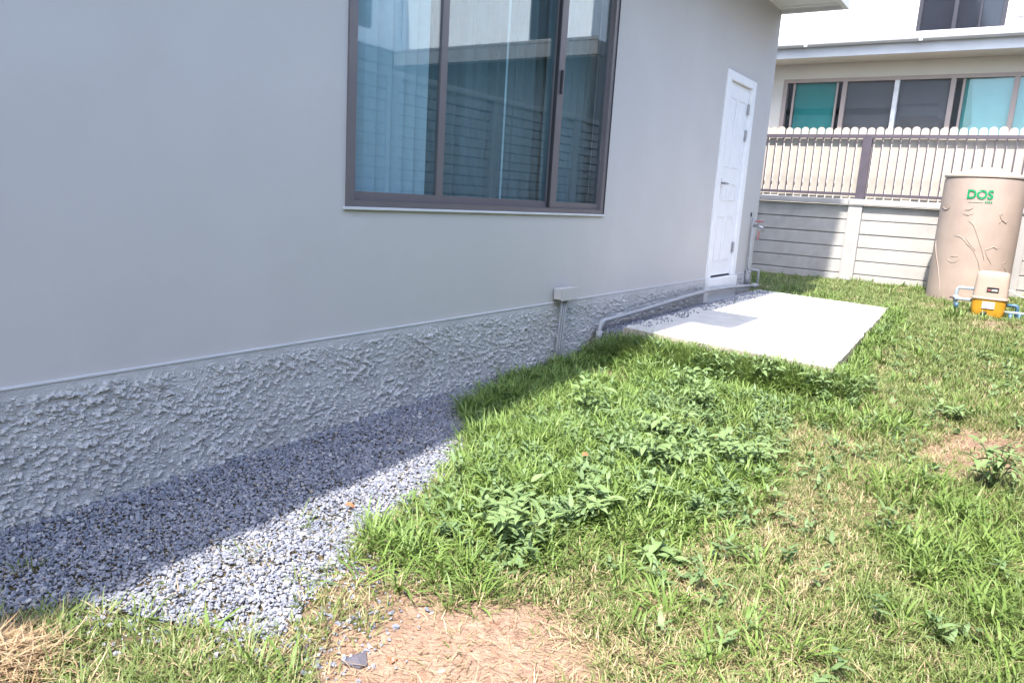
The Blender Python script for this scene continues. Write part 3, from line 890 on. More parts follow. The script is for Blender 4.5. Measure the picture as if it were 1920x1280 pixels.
# ---------------------------------------------------------------- pump in front of the tank
PX, PY = 2.445, 10.10
pump = empty('water_pump', (PX, PY, 0.06), 'cream domed water pump with yellow base beside the tank', 'pump')
def rrect(bm, prof, cx, cy, k=0.38, seg=32):
    """Stacked rounded-rectangle sections: (half width, half depth, z)."""
    rings = []
    for hw, hd, z in prof:
        ring = []
        for j in range(seg):
            t = 2 * math.pi * (j + 0.5) / seg
            c, s = math.cos(t), math.sin(t)
            ring.append(bm.verts.new((cx + hw * math.copysign(abs(c) ** k, c), cy + hd * math.copysign(abs(s) ** k, s), z)))
        rings.append(ring)
    for a_, b_ in zip(rings, rings[1:]):
        for j in range(seg): bm.faces.new((a_[j], a_[(j + 1) % seg], b_[(j + 1) % seg], b_[j]))
    bm.faces.new(rings[0][::-1]); bm.faces.new(rings[-1])
bm = bmesh.new(); rrect(bm, [(0.150, 0.13, 0.035), (0.155, 0.135, 0.05), (0.168, 0.145, 0.14), (0.172, 0.15, 0.242), (0.165, 0.145, 0.248)], PX, PY)
o = build('base', bm, M_pyel, pump, smooth=True); o.data.set_sharp_from_angle(angle=0.7)
bm = bmesh.new(); rrect(bm, [(0.176, 0.155, 0.2485), (0.184, 0.160, 0.252), (0.184, 0.160, 0.268), (0.172, 0.150, 0.275), (0.168, 0.146, 0.36), (0.163, 0.141, 0.48), (0.159, 0.137, 0.525), (0.150, 0.130, 0.545), (0.120, 0.105, 0.558), (0.05, 0.05, 0.563)], PX, PY)
o = build('cover', bm, M_pump, pump, smooth=True); o.data.set_sharp_from_angle(angle=0.7)
bx('name_plate', M_black, pump, PX - 0.04, PX + 0.075, PY - 0.1535, PY - 0.145, 0.335, 0.39, 0.002)
bx('plate_mark', M_whitep, pump, PX + 0.008, PX + 0.062, PY - 0.1555, PY - 0.1538, 0.350, 0.366)
bx('plate_mark', M_red, pump, PX - 0.032, PX - 0.002, PY - 0.1555, PY - 0.1538, 0.350, 0.366)
bx('sticker', M_gutter, pump, PX - 0.06, PX + 0.06, PY - 0.155, PY - 0.146, 0.15, 0.225)
bm = bmesh.new(); tube(bm, [(PX - 0.03, PY - 0.14, 0.085), (PX - 0.03, PY - 0.175, 0.085)], 0.033, 14); build('drain_plug', bm, M_black, pump, smooth=True)
# pipes of the pump
def pipes(name, label, mat_, paths, rad):
    e = empty(name, paths[0][-1], label, 'pipe')
    for p in paths: tb('pipe_run', mat_, e, p, rad, 10)
    return e
e = pipes('suction_pipe', 'pale blue pipe loop with valve on the left of the pump', M_lblue,
      [[(PX - 0.15, PY, 0.345), (2.135, PY, 0.345), (2.115, PY, 0.33), (2.11, PY, 0.305), (2.11, PY, 0.02)],
       [(PX - 0.16, PY - 0.02, 0.215), (2.14, PY - 0.01, 0.215), (2.11, PY, 0.215)]], 0.017)
tb('valve_body', M_lblue, e, [(2.11, PY, 0.19), (2.11, PY, 0.25)], 0.028, 10)
bx('valve_handle', M_black, e, 2.05, 2.10, PY - 0.04, PY - 0.02, 0.215, 0.23)
tb('pipe_elbow', M_blue, e, [(2.13, PY - 0.03, 0.17), (2.135, PY - 0.03, 0.10)], 0.02, 8)
e = pipes('delivery_pipe', 'dark blue pipes on the right of the pump', M_blue,
      [[(PX + 0.16, PY - 0.05, 0.20), (2.70, PY - 0.05, 0.205), (2.72, PY - 0.05, 0.19), (2.72, PY - 0.05, 0.0)],
       [(2.67, PY - 0.15, 0.12), (2.67, PY - 0.15, -0.02)], [(2.755, PY - 0.15, 0.13), (2.755, PY - 0.15, -0.02)],
       [(2.66, PY - 0.15, 0.02), (2.85, PY - 0.15, 0.02)]], 0.02)
tb('pipe_run', M_lblue, e, [(PX + 0.155, PY - 0.09, 0.125), (2.66, PY - 0.12, 0.13), (2.95, PY - 0.12, 0.135)], 0.014, 10)
cb = tb('power_cable', M_whitep, None, [(PX + 0.15, PY, 0.36), (2.64, PY - 0.01, 0.362), (2.68, PY - 0.02, 0.335), (2.74, PY, 0.305), (2.85, PY + 0.05, 0.30), (SX + 0.01, PY + 0.1, 0.33)], 0.007, 8)
tag(cb, 'white power cable running from the pump to the right wall', 'cable')

#==STUFF==
# ---------------------------------------------------------------- scatter tool: one object, instances of small prototypes
PROTO = {}
def proto_collection(name, meshes):
    c = bpy.data.collections.new(name)
    for i, me in enumerate(meshes):
        c.objects.link(bpy.data.objects.new('%s_%02d' % (name, i), me))
    return c


def scatter(name, protos, P, rot, scl, idx, dry, label):
    me = bpy.data.meshes.new(name)
    n = len(P)
    me.vertices.add(n); me.vertices.foreach_set('co', P.astype(np.float32).ravel())
    for nm, ty, dat in (('rot', 'FLOAT_VECTOR', rot), ('scl', 'FLOAT', scl), ('idx', 'INT', idx), ('dry', 'FLOAT', dry)):
        a = me.attributes.new(nm, ty, 'POINT')
        a.data.foreach_set('vector' if ty == 'FLOAT_VECTOR' else 'value', np.ascontiguousarray(dat, np.int32 if ty == 'INT' else np.float32).ravel())
    o = bpy.data.objects.new(name, me); link(o)
    nt = bpy.data.node_groups.new(name + '_nodes', 'GeometryNodeTree')
    nt.interface.new_socket('Geometry', in_out='INPUT', socket_type='NodeSocketGeometry')
    nt.interface.new_socket('Geometry', in_out='OUTPUT', socket_type='NodeSocketGeometry')
    N, L = nt.nodes, nt.links
    gi = N.new('NodeGroupInput'); go = N.new('NodeGroupOutput')
    iop = N.new('GeometryNodeInstanceOnPoints'); iop.inputs['Pick Instance'].default_value = True
    ci = N.new('GeometryNodeCollectionInfo'); ci.inputs['Collection'].default_value = protos
    ci.inputs['Separate Children'].default_value = True; ci.inputs['Reset Children'].default_value = True
    def named(nm, ty):
        q = N.new('GeometryNodeInputNamedAttribute'); q.data_type = ty; q.inputs['Name'].default_value = nm
        return q.outputs['Attribute']
    er = N.new('FunctionNodeEulerToRotation')
    L.new(named('rot', 'FLOAT_VECTOR'), er.inputs[0])
    L.new(gi.outputs[0], iop.inputs['Points']); L.new(ci.outputs[0], iop.inputs['Instance'])
    L.new(named('idx', 'INT'), iop.inputs['Instance Index']); L.new(er.outputs[0], iop.inputs['Rotation'])
    L.new(named('scl', 'FLOAT'), iop.inputs['Scale'])
    L.new(iop.outputs[0], go.inputs[0])
    md = o.modifiers.new('scatter', 'NODES'); md.node_group = nt
    return tag(o, label, kind='stuff')


def blades_mesh(name, specs, m):
    """specs: list of (base xy, azimuth, length, width, lift angle at base, droop, value); each blade is a folded strip."""
    V, Fc, bv = [], [], []
    for (bx_, by_, az, ln, w, lift, droop, val) in specs:
        n = 4
        p = np.array([bx_, by_, -0.004]); side = np.array([-math.sin(az), math.cos(az), 0.0])
        th = lift; b0 = len(V); tw = random.uniform(-.5, .5)
        wob = random.uniform(-.25, .25)
        for k in range(n + 1):
            f = k / n
            ww = w * (0.75 + 0.5 * f if f < 0.4 else 0.95 * (1 - ((f - .4) / .6) ** 1.6)) / 2
            sd = side * math.cos(tw * f) + np.array([0, 0, 1]) * math.sin(tw * f)
            if k == n:
                V.append(p.copy()); bv.append(val)
            else:
                V.append(p - sd * ww); V.append(p + sd * ww); bv += [val, val]
            d = np.array([math.cos(az + wob * f) * math.cos(th), math.sin(az + wob * f) * math.cos(th), math.sin(th)])
            p = p + d * ln / n
            th -= droop / n
        for k in range(n - 1):
            Fc.append((b0 + 2 * k, b0 + 2 * k + 1, b0 + 2 * k + 3)); Fc.append((b0 + 2 * k, b0 + 2 * k + 3, b0 + 2 * k + 2))
        Fc.append((b0 + 2 * n - 2, b0 + 2 * n - 1, b0 + 2 * n))
    me = bpy.data.meshes.new(name)
    me.from_pydata([tuple(v) for v in V], [], Fc)
    a = me.attributes.new('bv', 'FLOAT', 'POINT'); a.data.foreach_set('value', np.array(bv, np.float32))
    for p_ in me.polygons: p_.use_smooth = True
    me.materials.append(m)
    return me


M_straw = leaf_mat('straw', (0.36, 0.26, 0.15), (0.58, 0.46, 0.31), trans=0.15, rough=0.7)
M_weed = leaf_mat('weed_leaf', (0.125, 0.195, 0.07), (0.215, 0.305, 0.125), trans=0.2, rough=0.6)
R = random.uniform


def tuft(n, rad, l0, l1, w0, w1, lift0, lift1, d0, d1):
    out = []
    for _ in range(n):
        r_ = rad * math.sqrt(random.random()); t = R(0, 2 * math.pi)
        az = t + R(-1.2, 1.2)
        out.append((r_ * math.cos(t), r_ * math.sin(t), az, R(l0, l1), R(w0, w1), R(lift0, lift1), R(d0, d1), random.random()))
    return out

# lawn: every blade is a real folded strip; one object
def blade_field(name, B, m, segs, label=None):
    """B: dict of per-blade arrays (x y z az ln w lift droop wob tw r g b)."""
    n = len(B['x']); K = 2 * segs + 1
    V = np.empty((n, K, 3), np.float32)
    p = np.stack([B['x'], B['y'], B['z']], -1)
    side = np.stack([-np.sin(B['az']), np.cos(B['az']), np.zeros(n)], -1)
    th = B['lift'].copy()
    for k in range(segs + 1):
        f = k / segs
        if k == segs:
            V[:, K - 1] = p
        else:
            wf = (0.75 + 0.5 * f) if f < 0.4 else 0.95 * (1 - ((f - .4) / .6) ** 1.6)
            tw = B['tw'] * f
            sd = side * np.cos(tw)[:, None]; sd[:, 2] += np.sin(tw)
            h = (B['w'] * wf / 2)[:, None] * sd
            V[:, 2 * k] = p - h; V[:, 2 * k + 1] = p + h
        a_ = B['az'] + B['wob'] * f
        d = np.stack([np.cos(a_) * np.cos(th), np.sin(a_) * np.cos(th), np.sin(th)], -1)
        p = p + d * (B['ln'] / segs)[:, None]
        th = th - B['droop'] / segs
    T = []
    for k in range(segs - 1):
        T += [(2 * k, 2 * k + 1, 2 * k + 3), (2 * k, 2 * k + 3, 2 * k + 2)]
    T.append((2 * segs - 2, 2 * segs - 1, 2 * segs))
    T = np.array(T)
    return V, T, np.repeat(np.stack([B['r'], B['g'], B['b'], np.ones(n)], -1)[:, None, :], K, 1)

def join_fields(name, fields, m, label):
    cos, fcs, cols, off = [], [], [], 0
    for V, T, C in fields:
        n, K = V.shape[:2]
        cos.append(V.reshape(-1, 3)); cols.append(C.reshape(-1, 4))
        fcs.append((np.arange(n)[:, None, None] * K + T[None] + off).reshape(-1, 3)); off += n * K
    o = np_mesh(name, np.concatenate(cos), np.concatenate(fcs), m, smooth=True)
    a = o.data.attributes.new('tone', 'FLOAT_COLOR', 'POINT')
    a.data.foreach_set('color', np.concatenate(cols).astype(np.float32).ravel())
    print(name, sum(len(f) for f in fcs), 'triangles')
    return tag(o, label, kind='stuff')

m, nt, b = nodes_of('grass_blades')
N, L = nt.nodes, nt.links
at = N.new('ShaderNodeAttribute'); at.attribute_name = 'tone'
L.new(at.outputs['Color'], b.inputs['Base Color']); b.inputs['Roughness'].default_value = 0.5; b.inputs['Specular IOR Level'].default_value = 0.35
tl = N.new('ShaderNodeBsdfTranslucent'); L.new(at.outputs['Color'], tl.inputs[0])
ms = N.new('ShaderNodeMixShader'); ms.inputs[0].default_value = 0.24
L.new(b.outputs[0], ms.inputs[1]); L.new(tl.outputs[0], ms.inputs[2]); L.new(ms.outputs[0], N['Material Output'].inputs[0])
M_blades = m

def lawn_sites(n, y0_, y1_, x0_=0.0):
    y = y0_ + (y1_ - y0_) * rng.random(n); x = x0_ + rng.random(n) * (SX - x0_)
    ge = gravel_edge(y)
    e = ge + 0.07 * fbm(x * 7, y * 7, 101, 3)
    ok = (x > np.maximum(e, 0.02)) | ((y > 9.12) & (x > -3))
    ok &= slab_dist(x, y) > 0.012
    ok &= np.hypot(x - TX, y - TY) > TR + 0.02
    ok &= ~((np.abs(x - PX) < 0.17) & (np.abs(y - PY) < 0.15))
    ok &= ~((x < 0.13) & (y > 5.0) & (y < 9.1))
    d = dirt_amount(x, y)
    ok &= rng.random(n) > d * 0.965
    thin = (x - ge < 0.40) & (y < 1.75) & (rng.random(n) < 0.75 * (0.55 + fbm(x * 6, y * 6, 131, 2)))
    ok &= ~thin
    return x[ok], y[ok], d[ok]

def grow(x, y, d, per, wide=1.0):
    """Tufts at (x, y) -> arrays of blades."""
    n = len(x)
    n1 = fbm(x * 2.1, y * 2.1, 111, 3); n2 = fbm(x * 5.5, y * 5.5, 121, 2)
    def blob(cx, cy, sx, sy): return np.exp(-((x - cx) / sx) ** 2 - ((y - cy) / sy) ** 2)
    lush = 0.95 * blob(1.35, 2.75, .50, .75) + 0.9 * blob(1.0, 3.6, .45, 1.0) + 0.9 * blob(1.2, 4.6, .8, .40) + .22 * blob(2.75, 2.9, .35, .9)
    lush += 0.5 * np.exp(-((x - 0.3) / .22) ** 2) * ((y > 2.9) & (y < 5.1)) + 0.7 * np.exp(-(slab_dist(x, y) / .13) ** 2)
    lush = lush + 0.5 * n1 - 0.05
    dryn = 0.26 + 0.50 * n2 + 0.35 * n1 + 0.42 * blob(2.1, 2.9, .38, .9) + 0.3 * blob(1.9, 4.3, .4, .7) + 0.25 * blob(2.0, 1.9, .4, .5) + 0.7 * d - 0.40 * np.clip(lush, 0, 1)
    dryn = np.clip(dryn - 0.25 * blob(2.75, 2.6, .35, .8) - 0.12 * (y > 6), .02, .9)
    isl = rng.random(n) < np.clip(lush, 0, 1) * 0.65
    isd = ~isl & (rng.random(n) < np.clip(dryn - .08, 0, .8) * 0.55)
    isf = ~isl & ~isd & (rng.random(n) < 0.18)
    kind_ = np.where(isl, 1, np.where(isd, 2, np.where(isf, 3, 0)))
    #            short  lush  dry   fine
    l0 = np.array([.026, .065, .030, .050])[kind_]; l1 = np.array([.058, .135, .085, .110])[kind_]
    w0 = np.array([.0032, .0055, .0020, .0022])[kind_] * wide; w1 = np.array([.0060, .0100, .0038, .0036])[kind_] * wide
    li0 = np.array([.15, .45, .0, .5])[kind_]; li1 = np.array([1.3, 1.45, .7, 1.45])[kind_]
    dr0 = np.array([.1, .6, -.2, .4])[kind_]; dr1 = np.array([1.5, 2.0, 1.0, 1.8])[kind_]
    rad = np.array([.032, .026, .04, .024])[kind_]
    size = rng.uniform(.75, 1.25, n) * (1 + .25 * np.clip(n1 * 2, -1, 1))
    r = lambda v: np.repeat(v, per)
    N_ = n * per
    t = rng.uniform(0, 6.283, N_); rr = r(rad) * np.sqrt(rng.random(N_))
    u = lambda a, b_: r(a) + (r(b_) - r(a)) * rng.random(N_)
    B = dict(x=r(x) + rr * np.cos(t), y=r(y) + rr * np.sin(t), az=t + rng.uniform(-1.2, 1.2, N_), ln=u(l0, l1) * r(size), w=u(w0, w1), lift=u(li0, li1), droop=u(dr0, dr1),
             wob=rng.uniform(-.3, .3, N_), tw=rng.uniform(-.6, .6, N_))
    B['z'] = ground_z(B['x'], B['y']) - 0.004
    # colour: deep to yellow green by tuft and blade, withered where the lawn is dry
    q = np.clip(0.5 * r(rng.random(n)) + 0.5 * rng.random(N_) + 0.25 * r(n2), 0, 1)[:, None]
    short = np.array([[.095, .150, .032]]) * (1 - q) + np.array([[.23, .285, .10]]) * q
    lushc = np.array([[.095, .165, .034]]) * (1 - q) + np.array([[.215, .310, .082]]) * q
    straw = np.array([[.34, .25, .14]]) * (1 - q) + np.array([[.58, .47, .31]]) * q
    c = np.where((r(kind_) == 1)[:, None], lushc, short)
    wither = ((rng.random(N_) < r(dryn) * 0.75) | (r(kind_) == 2))[:, None]
    B['w'] = np.where(wither[:, 0], np.minimum(B['w'], .0036 * wide), B['w']); B['ln'] = np.where(wither[:, 0], np.minimum(B['ln'], .065), B['ln'])
    half = (rng.random(N_) < .4)[:, None]
    c = np.where(wither, np.where(half, .5 * straw + .5 * c, straw), c)
    B['r'], B['g'], B['b'] = c[:, 0], c[:, 1], c[:, 2]
    B['az'] = B['az']
    return B

F1 = grow(*lawn_sites(40000, 0.35, 5.6), 12)
F2 = grow(*lawn_sites(22000, 5.6, 12.38), 9, 1.5)
x_, y_, d_ = lawn_sites(5000, -1.5, 0.35)
F3 = grow(x_, y_, d_, 9, 1.8)
cx_ = -3 + rng.random(4000) * 3; cy_ = 9.14 + rng.random(4000) * 3.2
F4 = grow(cx_, cy_, cx_ * 0, 8, 1.6)
# extra tall grass along the front and right of the slab
tx = rng.uniform(0.18, 1.95, 1400); ty = rng.uniform(4.76, 5.08, 1400)
keep = slab_dist(tx, ty) > .015; F5 = grow(tx[keep], ty[keep], tx[keep] * 0, 10); F5['lift'] = np.maximum(F5['lift'], rng.uniform(.35, 1.15, len(F5['lift'])))
F5['ln'] = np.maximum(F5['ln'], rng.uniform(.08, .20, len(F5['ln'])))
tx = np.concatenate([rng.normal(1.68, .07, 500), rng.normal(1.3, .30, 3200)]); ty = np.concatenate([rng.uniform(5.0, 8.6, 500), rng.normal(3.2, .85, 3200)])
keep = (slab_dist(tx, ty) > .012) & (tx > gravel_edge(ty) + .03) & (ty > 1.95) & (tx < 2.0 + .2 * fbm(ty * 3, tx, 171, 2)); F6 = grow(tx[keep], ty[keep], tx[keep] * 0, 10)
F6['ln'] = np.maximum(F6['ln'], rng.uniform(.05, .14, len(F6['ln']))); F6['w'] = np.maximum(F6['w'], rng.uniform(.004, .010, len(F6['w'])))
for Q in (F5, F6):
    tan = Q['r'] > Q['g'] * .92
    Q['w'] = np.where(tan, np.minimum(Q['w'], .0035), Q['w']); Q['ln'] = np.where(tan, np.minimum(Q['ln'], .07), Q['ln'])
# small broad-leaved seedlings among the lush grass
tx = np.concatenate([rng.normal(1.33, .30, 1900), rng.uniform(.5, 2.0, 500), rng.uniform(.4, 3.2, 500)]); ty = np.concatenate([rng.normal(3.15, .75, 1900), rng.normal(4.85, .12, 500), rng.uniform(1.5, 8, 500)])
keep = (slab_dist(tx, ty) > .02) & (tx > gravel_edge(ty) + .05) & (ty > 1.85) & (fbm(tx * 4, ty * 4, 181, 2) > -.12)
tx, ty = tx[keep], ty[keep]; n = len(tx); per = 9; N_ = n * per
q = (.5 * np.repeat(rng.random(n), per) + .5 * rng.random(N_))[:, None]
c = np.array([[.10, .165, .065]]) * (1 - q) + np.array([[.21, .30, .13]]) * q
hgt = np.repeat(rng.uniform(.0, .12, n), per) * rng.random(N_)
F7 = dict(x=np.repeat(tx, per) + rng.normal(0, .012, N_), y=np.repeat(ty, per) + rng.normal(0, .012, N_), az=rng.uniform(0, 6.283, N_), ln=rng.uniform(.03, .062, N_), w=rng.uniform(.011, .020, N_),
          lift=rng.uniform(.1, 1.0, N_), droop=rng.uniform(.4, 1.3, N_), wob=rng.uniform(-.2, .2, N_), tw=rng.uniform(-.4, .4, N_), r=c[:, 0], g=c[:, 1], b=c[:, 2])
F7['z'] = ground_z(F7['x'], F7['y']) + hgt + .004
tx = rng.uniform(.3, 1.25, 90); ty = rng.uniform(.75, 1.75, 90)
keep = (tx > gravel_edge(ty) - .35) & (fbm(tx * 5, ty * 5, 191, 2) > 0.02); F8 = grow(tx[keep], ty[keep], tx[keep] * 0, 10)
F8['z'] += .012; F8['ln'] = np.maximum(F8['ln'], rng.uniform(.03, .10, len(F8['ln'])))
join_fields('lawn_grass', [blade_field('h', F8, None, 3), blade_field('f', F6, None, 3), blade_field('g', F7, None, 3), blade_field('a', F1, None, 3), blade_field('b', F2, None, 2), blade_field('c', F3, None, 2), blade_field('d', F4, None, 2), blade_field('e', F5, None, 3)], M_blades, 'patchy green lawn grass with dry yellow patches')

# ---------------------------------------------------------------- gravel
def stone(seed, flat):
    """Crushed stone: hull of a few random points, all faces flat and broken."""
    r_ = np.random.default_rng(seed)
    bm = bmesh.new()
    sx, sy, sz = r_.uniform(.85, 1.25), r_.uniform(.6, .95), r_.uniform(.4, .75) * flat
    for _ in range(13):
        p = r_.normal(size=3); p /= np.linalg.norm(p); p *= r_.uniform(.40, .52)
        bm.verts.new((p[0] * sx, p[1] * sy, p[2] * sz))
    h = bmesh.ops.convex_hull(bm, input=bm.verts)
    bmesh.ops.delete(bm, geom=[v_ for v_ in bm.verts if not v_.link_faces], context='VERTS')
    bmesh.ops.recalc_face_normals(bm, faces=bm.faces)
    me = bpy.data.meshes.new('stone'); bm.to_mesh(me); bm.free()
    return me
m, nt, b = nodes_of('crushed_stone')
N, L = nt.nodes, nt.links
oi = N.new('ShaderNodeObjectInfo'); rp = N.new('ShaderNodeValToRGB')
cr = rp.color_ramp
cr.elements[0].color = (0.135, 0.15, 0.20, 1); cr.elements[1].color = (0.42, 0.41, 0.41, 1)
for ps, cc in ((0.30, (0.185, 0.20, 0.25)), (0.70, (0.235, 0.242, 0.28)), (0.90, (0.30, 0.305, 0.33)), (0.93, (0.30, 0.25, 0.20)), (0.955, (0.36, 0.36, 0.37))):
    e_ = cr.elements.new(ps); e_.color = (*cc, 1)
L.new(oi.outputs['Random'], rp.inputs['Fac'])
n1 = N.new('ShaderNodeTexNoise'); n1.inputs['Scale'].default_value = 3.0; n1.inputs['Detail'].default_value = 5
tc = N.new('ShaderNodeTexCoord'); L.new(tc.outputs['Object'], n1.inputs['Vector'])
mx = N.new('ShaderNodeMixRGB'); mx.blend_type = 'OVERLAY'; mx.inputs[0].default_value = 0.5
L.new(rp.outputs[0], mx.inputs[1]); L.new(n1.outputs['Fac'], mx.inputs[2])
L.new(mx.outputs[0], b.inputs['Base Color']); b.inputs['Roughness'].default_value = 0.75
M_stone = m
st = [stone(300 + i, 1.0) for i in range(10)]
for me in st: me.materials.append(M_stone)
SC = proto_collection('stone_proto', st)
n = 290000
y = -1.4 + rng.random(n) * 10.5
x = rng.random(n) * 1.55 - 0.01
ge = gravel_edge(y) + 0.07 * fbm(x * 6, y * 6, 141, 3)
keep = (x < ge) & ~((x > 0.30) & (y > 5.0))
far = (y > 3.6) & (rng.random(n) < 0.35)
keep &= ~far
spill = (x >= ge) & (x < ge + 0.42) & (y < 1.75) & (y > 0.7) & (rng.random(n) < 0.26 * np.clip(1 - (x - ge) / .42, 0, 1) * (0.5 + 1.6 * np.clip(fbm(x * 6, y * 6, 131, 2) + .2, 0, 1)))
spill |= (x >= ge) & (x < ge + 0.10) & (y >= 1.75) & (y < 5.0) & (rng.random(n) < 0.14)
keep |= spill
# rubble that has crept over the edge of the slab along the wall
keep |= (x > 0.2) & (x < 0.44) & (y > 5.3) & (y < 8.75) & (rng.random(n) < 0.22 * np.clip(1 - (x - .2) / .24, 0, 1) * np.clip(.5 + 1.5 * fbm(x * 5, y * 5, 201, 2), 0, 1))
x, y = x[keep], y[keep]; n = len(x)
sz = np.where(rng.random(n) < 0.15, rng.uniform(.013, .021, n), rng.uniform(.006, .0125, n)) * 1.0
onslab = (slab_dist(x, y) < 1e-6) & (y > 5.0)
lay = rng.random(n) * 0.012
sz = np.where(onslab, sz * 1.5, sz)
z = np.where(onslab, 0.15 + .02 * (y - 5.1) / 3.6 + sz * 0.18, ground_z(x, y) + lay + 0.002)
isp = x >= gravel_edge(y) + 0.03
z = np.where(isp & ~onslab, ground_z(x, y) + 0.005, z)
rot = np.stack([rng.normal(0, .30, n), rng.normal(0, .30, n), rng.uniform(0, 6.28, n)], -1)
scatter('gravel', SC, np.stack([x, y, z], -1), rot, sz * 1.25, rng.integers(0, 10, n), np.zeros(n), 'blue grey crushed stone strip along the house base')
print('stones', n)

# ---------------------------------------------------------------- straw litter and clods
def litter(n, x, y, zl, l0, l1, w0, w1, dark, up_):
    q = rng.random(n)[:, None]
    c = np.array([dark]) * (1 - q) + np.array([[.50, .39, .26]]) * q
    return dict(x=x, y=y, z=ground_z(x, y) + zl, az=rng.uniform(0, 6.283, n), ln=rng.uniform(l0, l1, n), w=rng.uniform(w0, w1, n), lift=rng.uniform(-.05, up_, n), droop=rng.uniform(-.2, .5, n),
                wob=rng.uniform(-.9, .9, n), tw=rng.uniform(-.6, .6, n), r=c[:, 0], g=c[:, 1], b=c[:, 2])
n = 60000
y = 0.4 + rng.random(n) * 5.0; x = 0.6 + rng.random(n) * 2.5
d = dirt_amount(x, y)
ok = (rng.random(n) < 0.05 + 0.75 * d) & (x > gravel_edge(y) + .03) & (slab_dist(x, y) > .02)
x, y, d = x[ok], y[ok], d[ok]
LA = litter(len(x), x, y, rng.uniform(.001, .006, len(x)) + np.where(d < .3, .02, 0), .012, .055, .0010, .0024, (.15, .10, .06), .25)
n = 1500
t = rng.uniform(0, 6.283, n); rr = np.sqrt(-np.log(1 - rng.random(n) * .95)) * .8
x = .76 + .13 * rr * np.cos(t); y = .68 + .12 * rr * np.sin(t)
pile = np.exp(-((x - .76) / .15) ** 2 - ((y - .68) / .13) ** 2)
LB = litter(n, x, y, .004 + .055 * rng.random(n) * pile, .05, .14, .0020, .0042, (.33, .22, .12), .4)
n = 1500
x = 1.0 + rng.random(n) * 2.0; y = .9 + rng.random(n) * 4.5
ok = (x > gravel_edge(y) + .03) & (slab_dist(x, y) > .02); x, y = x[ok], y[ok]
LD = litter(len(x), x, y, rng.uniform(.004, .03, len(x)), .05, .12, .0015, .003, (.30, .22, .12), .3)
join_fields('straw_litter', [blade_field('a', LA, None, 2), blade_field('b', LB, None, 3), blade_field('c', LD, None, 3)], M_blades, 'loose dry straw and clippings on the bare soil and lawn')
M_clod = mat('soil_clod', (0.33, 0.21, 0.145), 0.95, 0.35, 40, 0.5, 90)
cl = [stone(500 + i, 1.3) for i in range(5)]
for me in cl: me.materials.append(M_clod)
n = 40000
y = 0.5 + rng.random(n) * 4.6; x = 0.9 + rng.random(n) * 2.2
d = dirt_amount(x, y); ok = (rng.random(n) < .40 * d) & (x > gravel_edge(y)); x, y = x[ok], y[ok]; n = len(x)
rot = np.stack([rng.normal(0, .5, n), rng.normal(0, .5, n), rng.uniform(0, 6.28, n)], -1)
cs = .004 + .020 * rng.random(n) ** 4
scatter('soil_clods', proto_collection('clod_proto', cl), np.stack([x, y, ground_z(x, y) + cs * .15], -1), rot, cs, rng.integers(0, 5, n), np.zeros(n), 'small clods and crumbs on the bare soil')

# ---------------------------------------------------------------- broad-leaved weeds, each a plant with stems and leaves
def leaf_mesh(ln, w, droop):
    """One lanceolate leaf along +x, folded along the midrib."""
    V, Fc, n = [], [], 6
    th = 0.25; p = np.array([0.0, 0, 0])
    for k in range(n + 1):
        f = k / n
        ww = w / 2 * math.sin(math.pi * min(1, f ** 0.8 * 0.97 + 0.03)) ** 0.9
        V += [(p[0], -ww, p[2] + ww * .35), (p[0], 0, p[2]), (p[0], ww, p[2] + ww * .35)]
        p = p + np.array([math.cos(th), 0, math.sin(th)]) * ln / n
        th -= droop / n
    for k in range(n):
        a_ = 3 * k
        Fc += [(a_, a_ + 1, a_ + 4, a_ + 3), (a_ + 1, a_ + 2, a_ + 5, a_ + 4)]
    me = bpy.data.meshes.new('leaf'); me.from_pydata(V, [], Fc)
    for p_ in me.polygons: p_.use_smooth = True
    me.materials.append(M_weed)
    me.attributes.new('bv', 'FLOAT', 'POINT').data.foreach_set('value', np.full(len(V), .5, np.float32))
    return me
LEAF = [leaf_mesh(.070, .022, .7), leaf_mesh(.084, .027, 1.1), leaf_mesh(.060, .024, .3), leaf_mesh(.092, .024, .9)]
M_stem = mat('weed_stem', (0.10, 0.14, 0.05), 0.7, 0.15, 30)
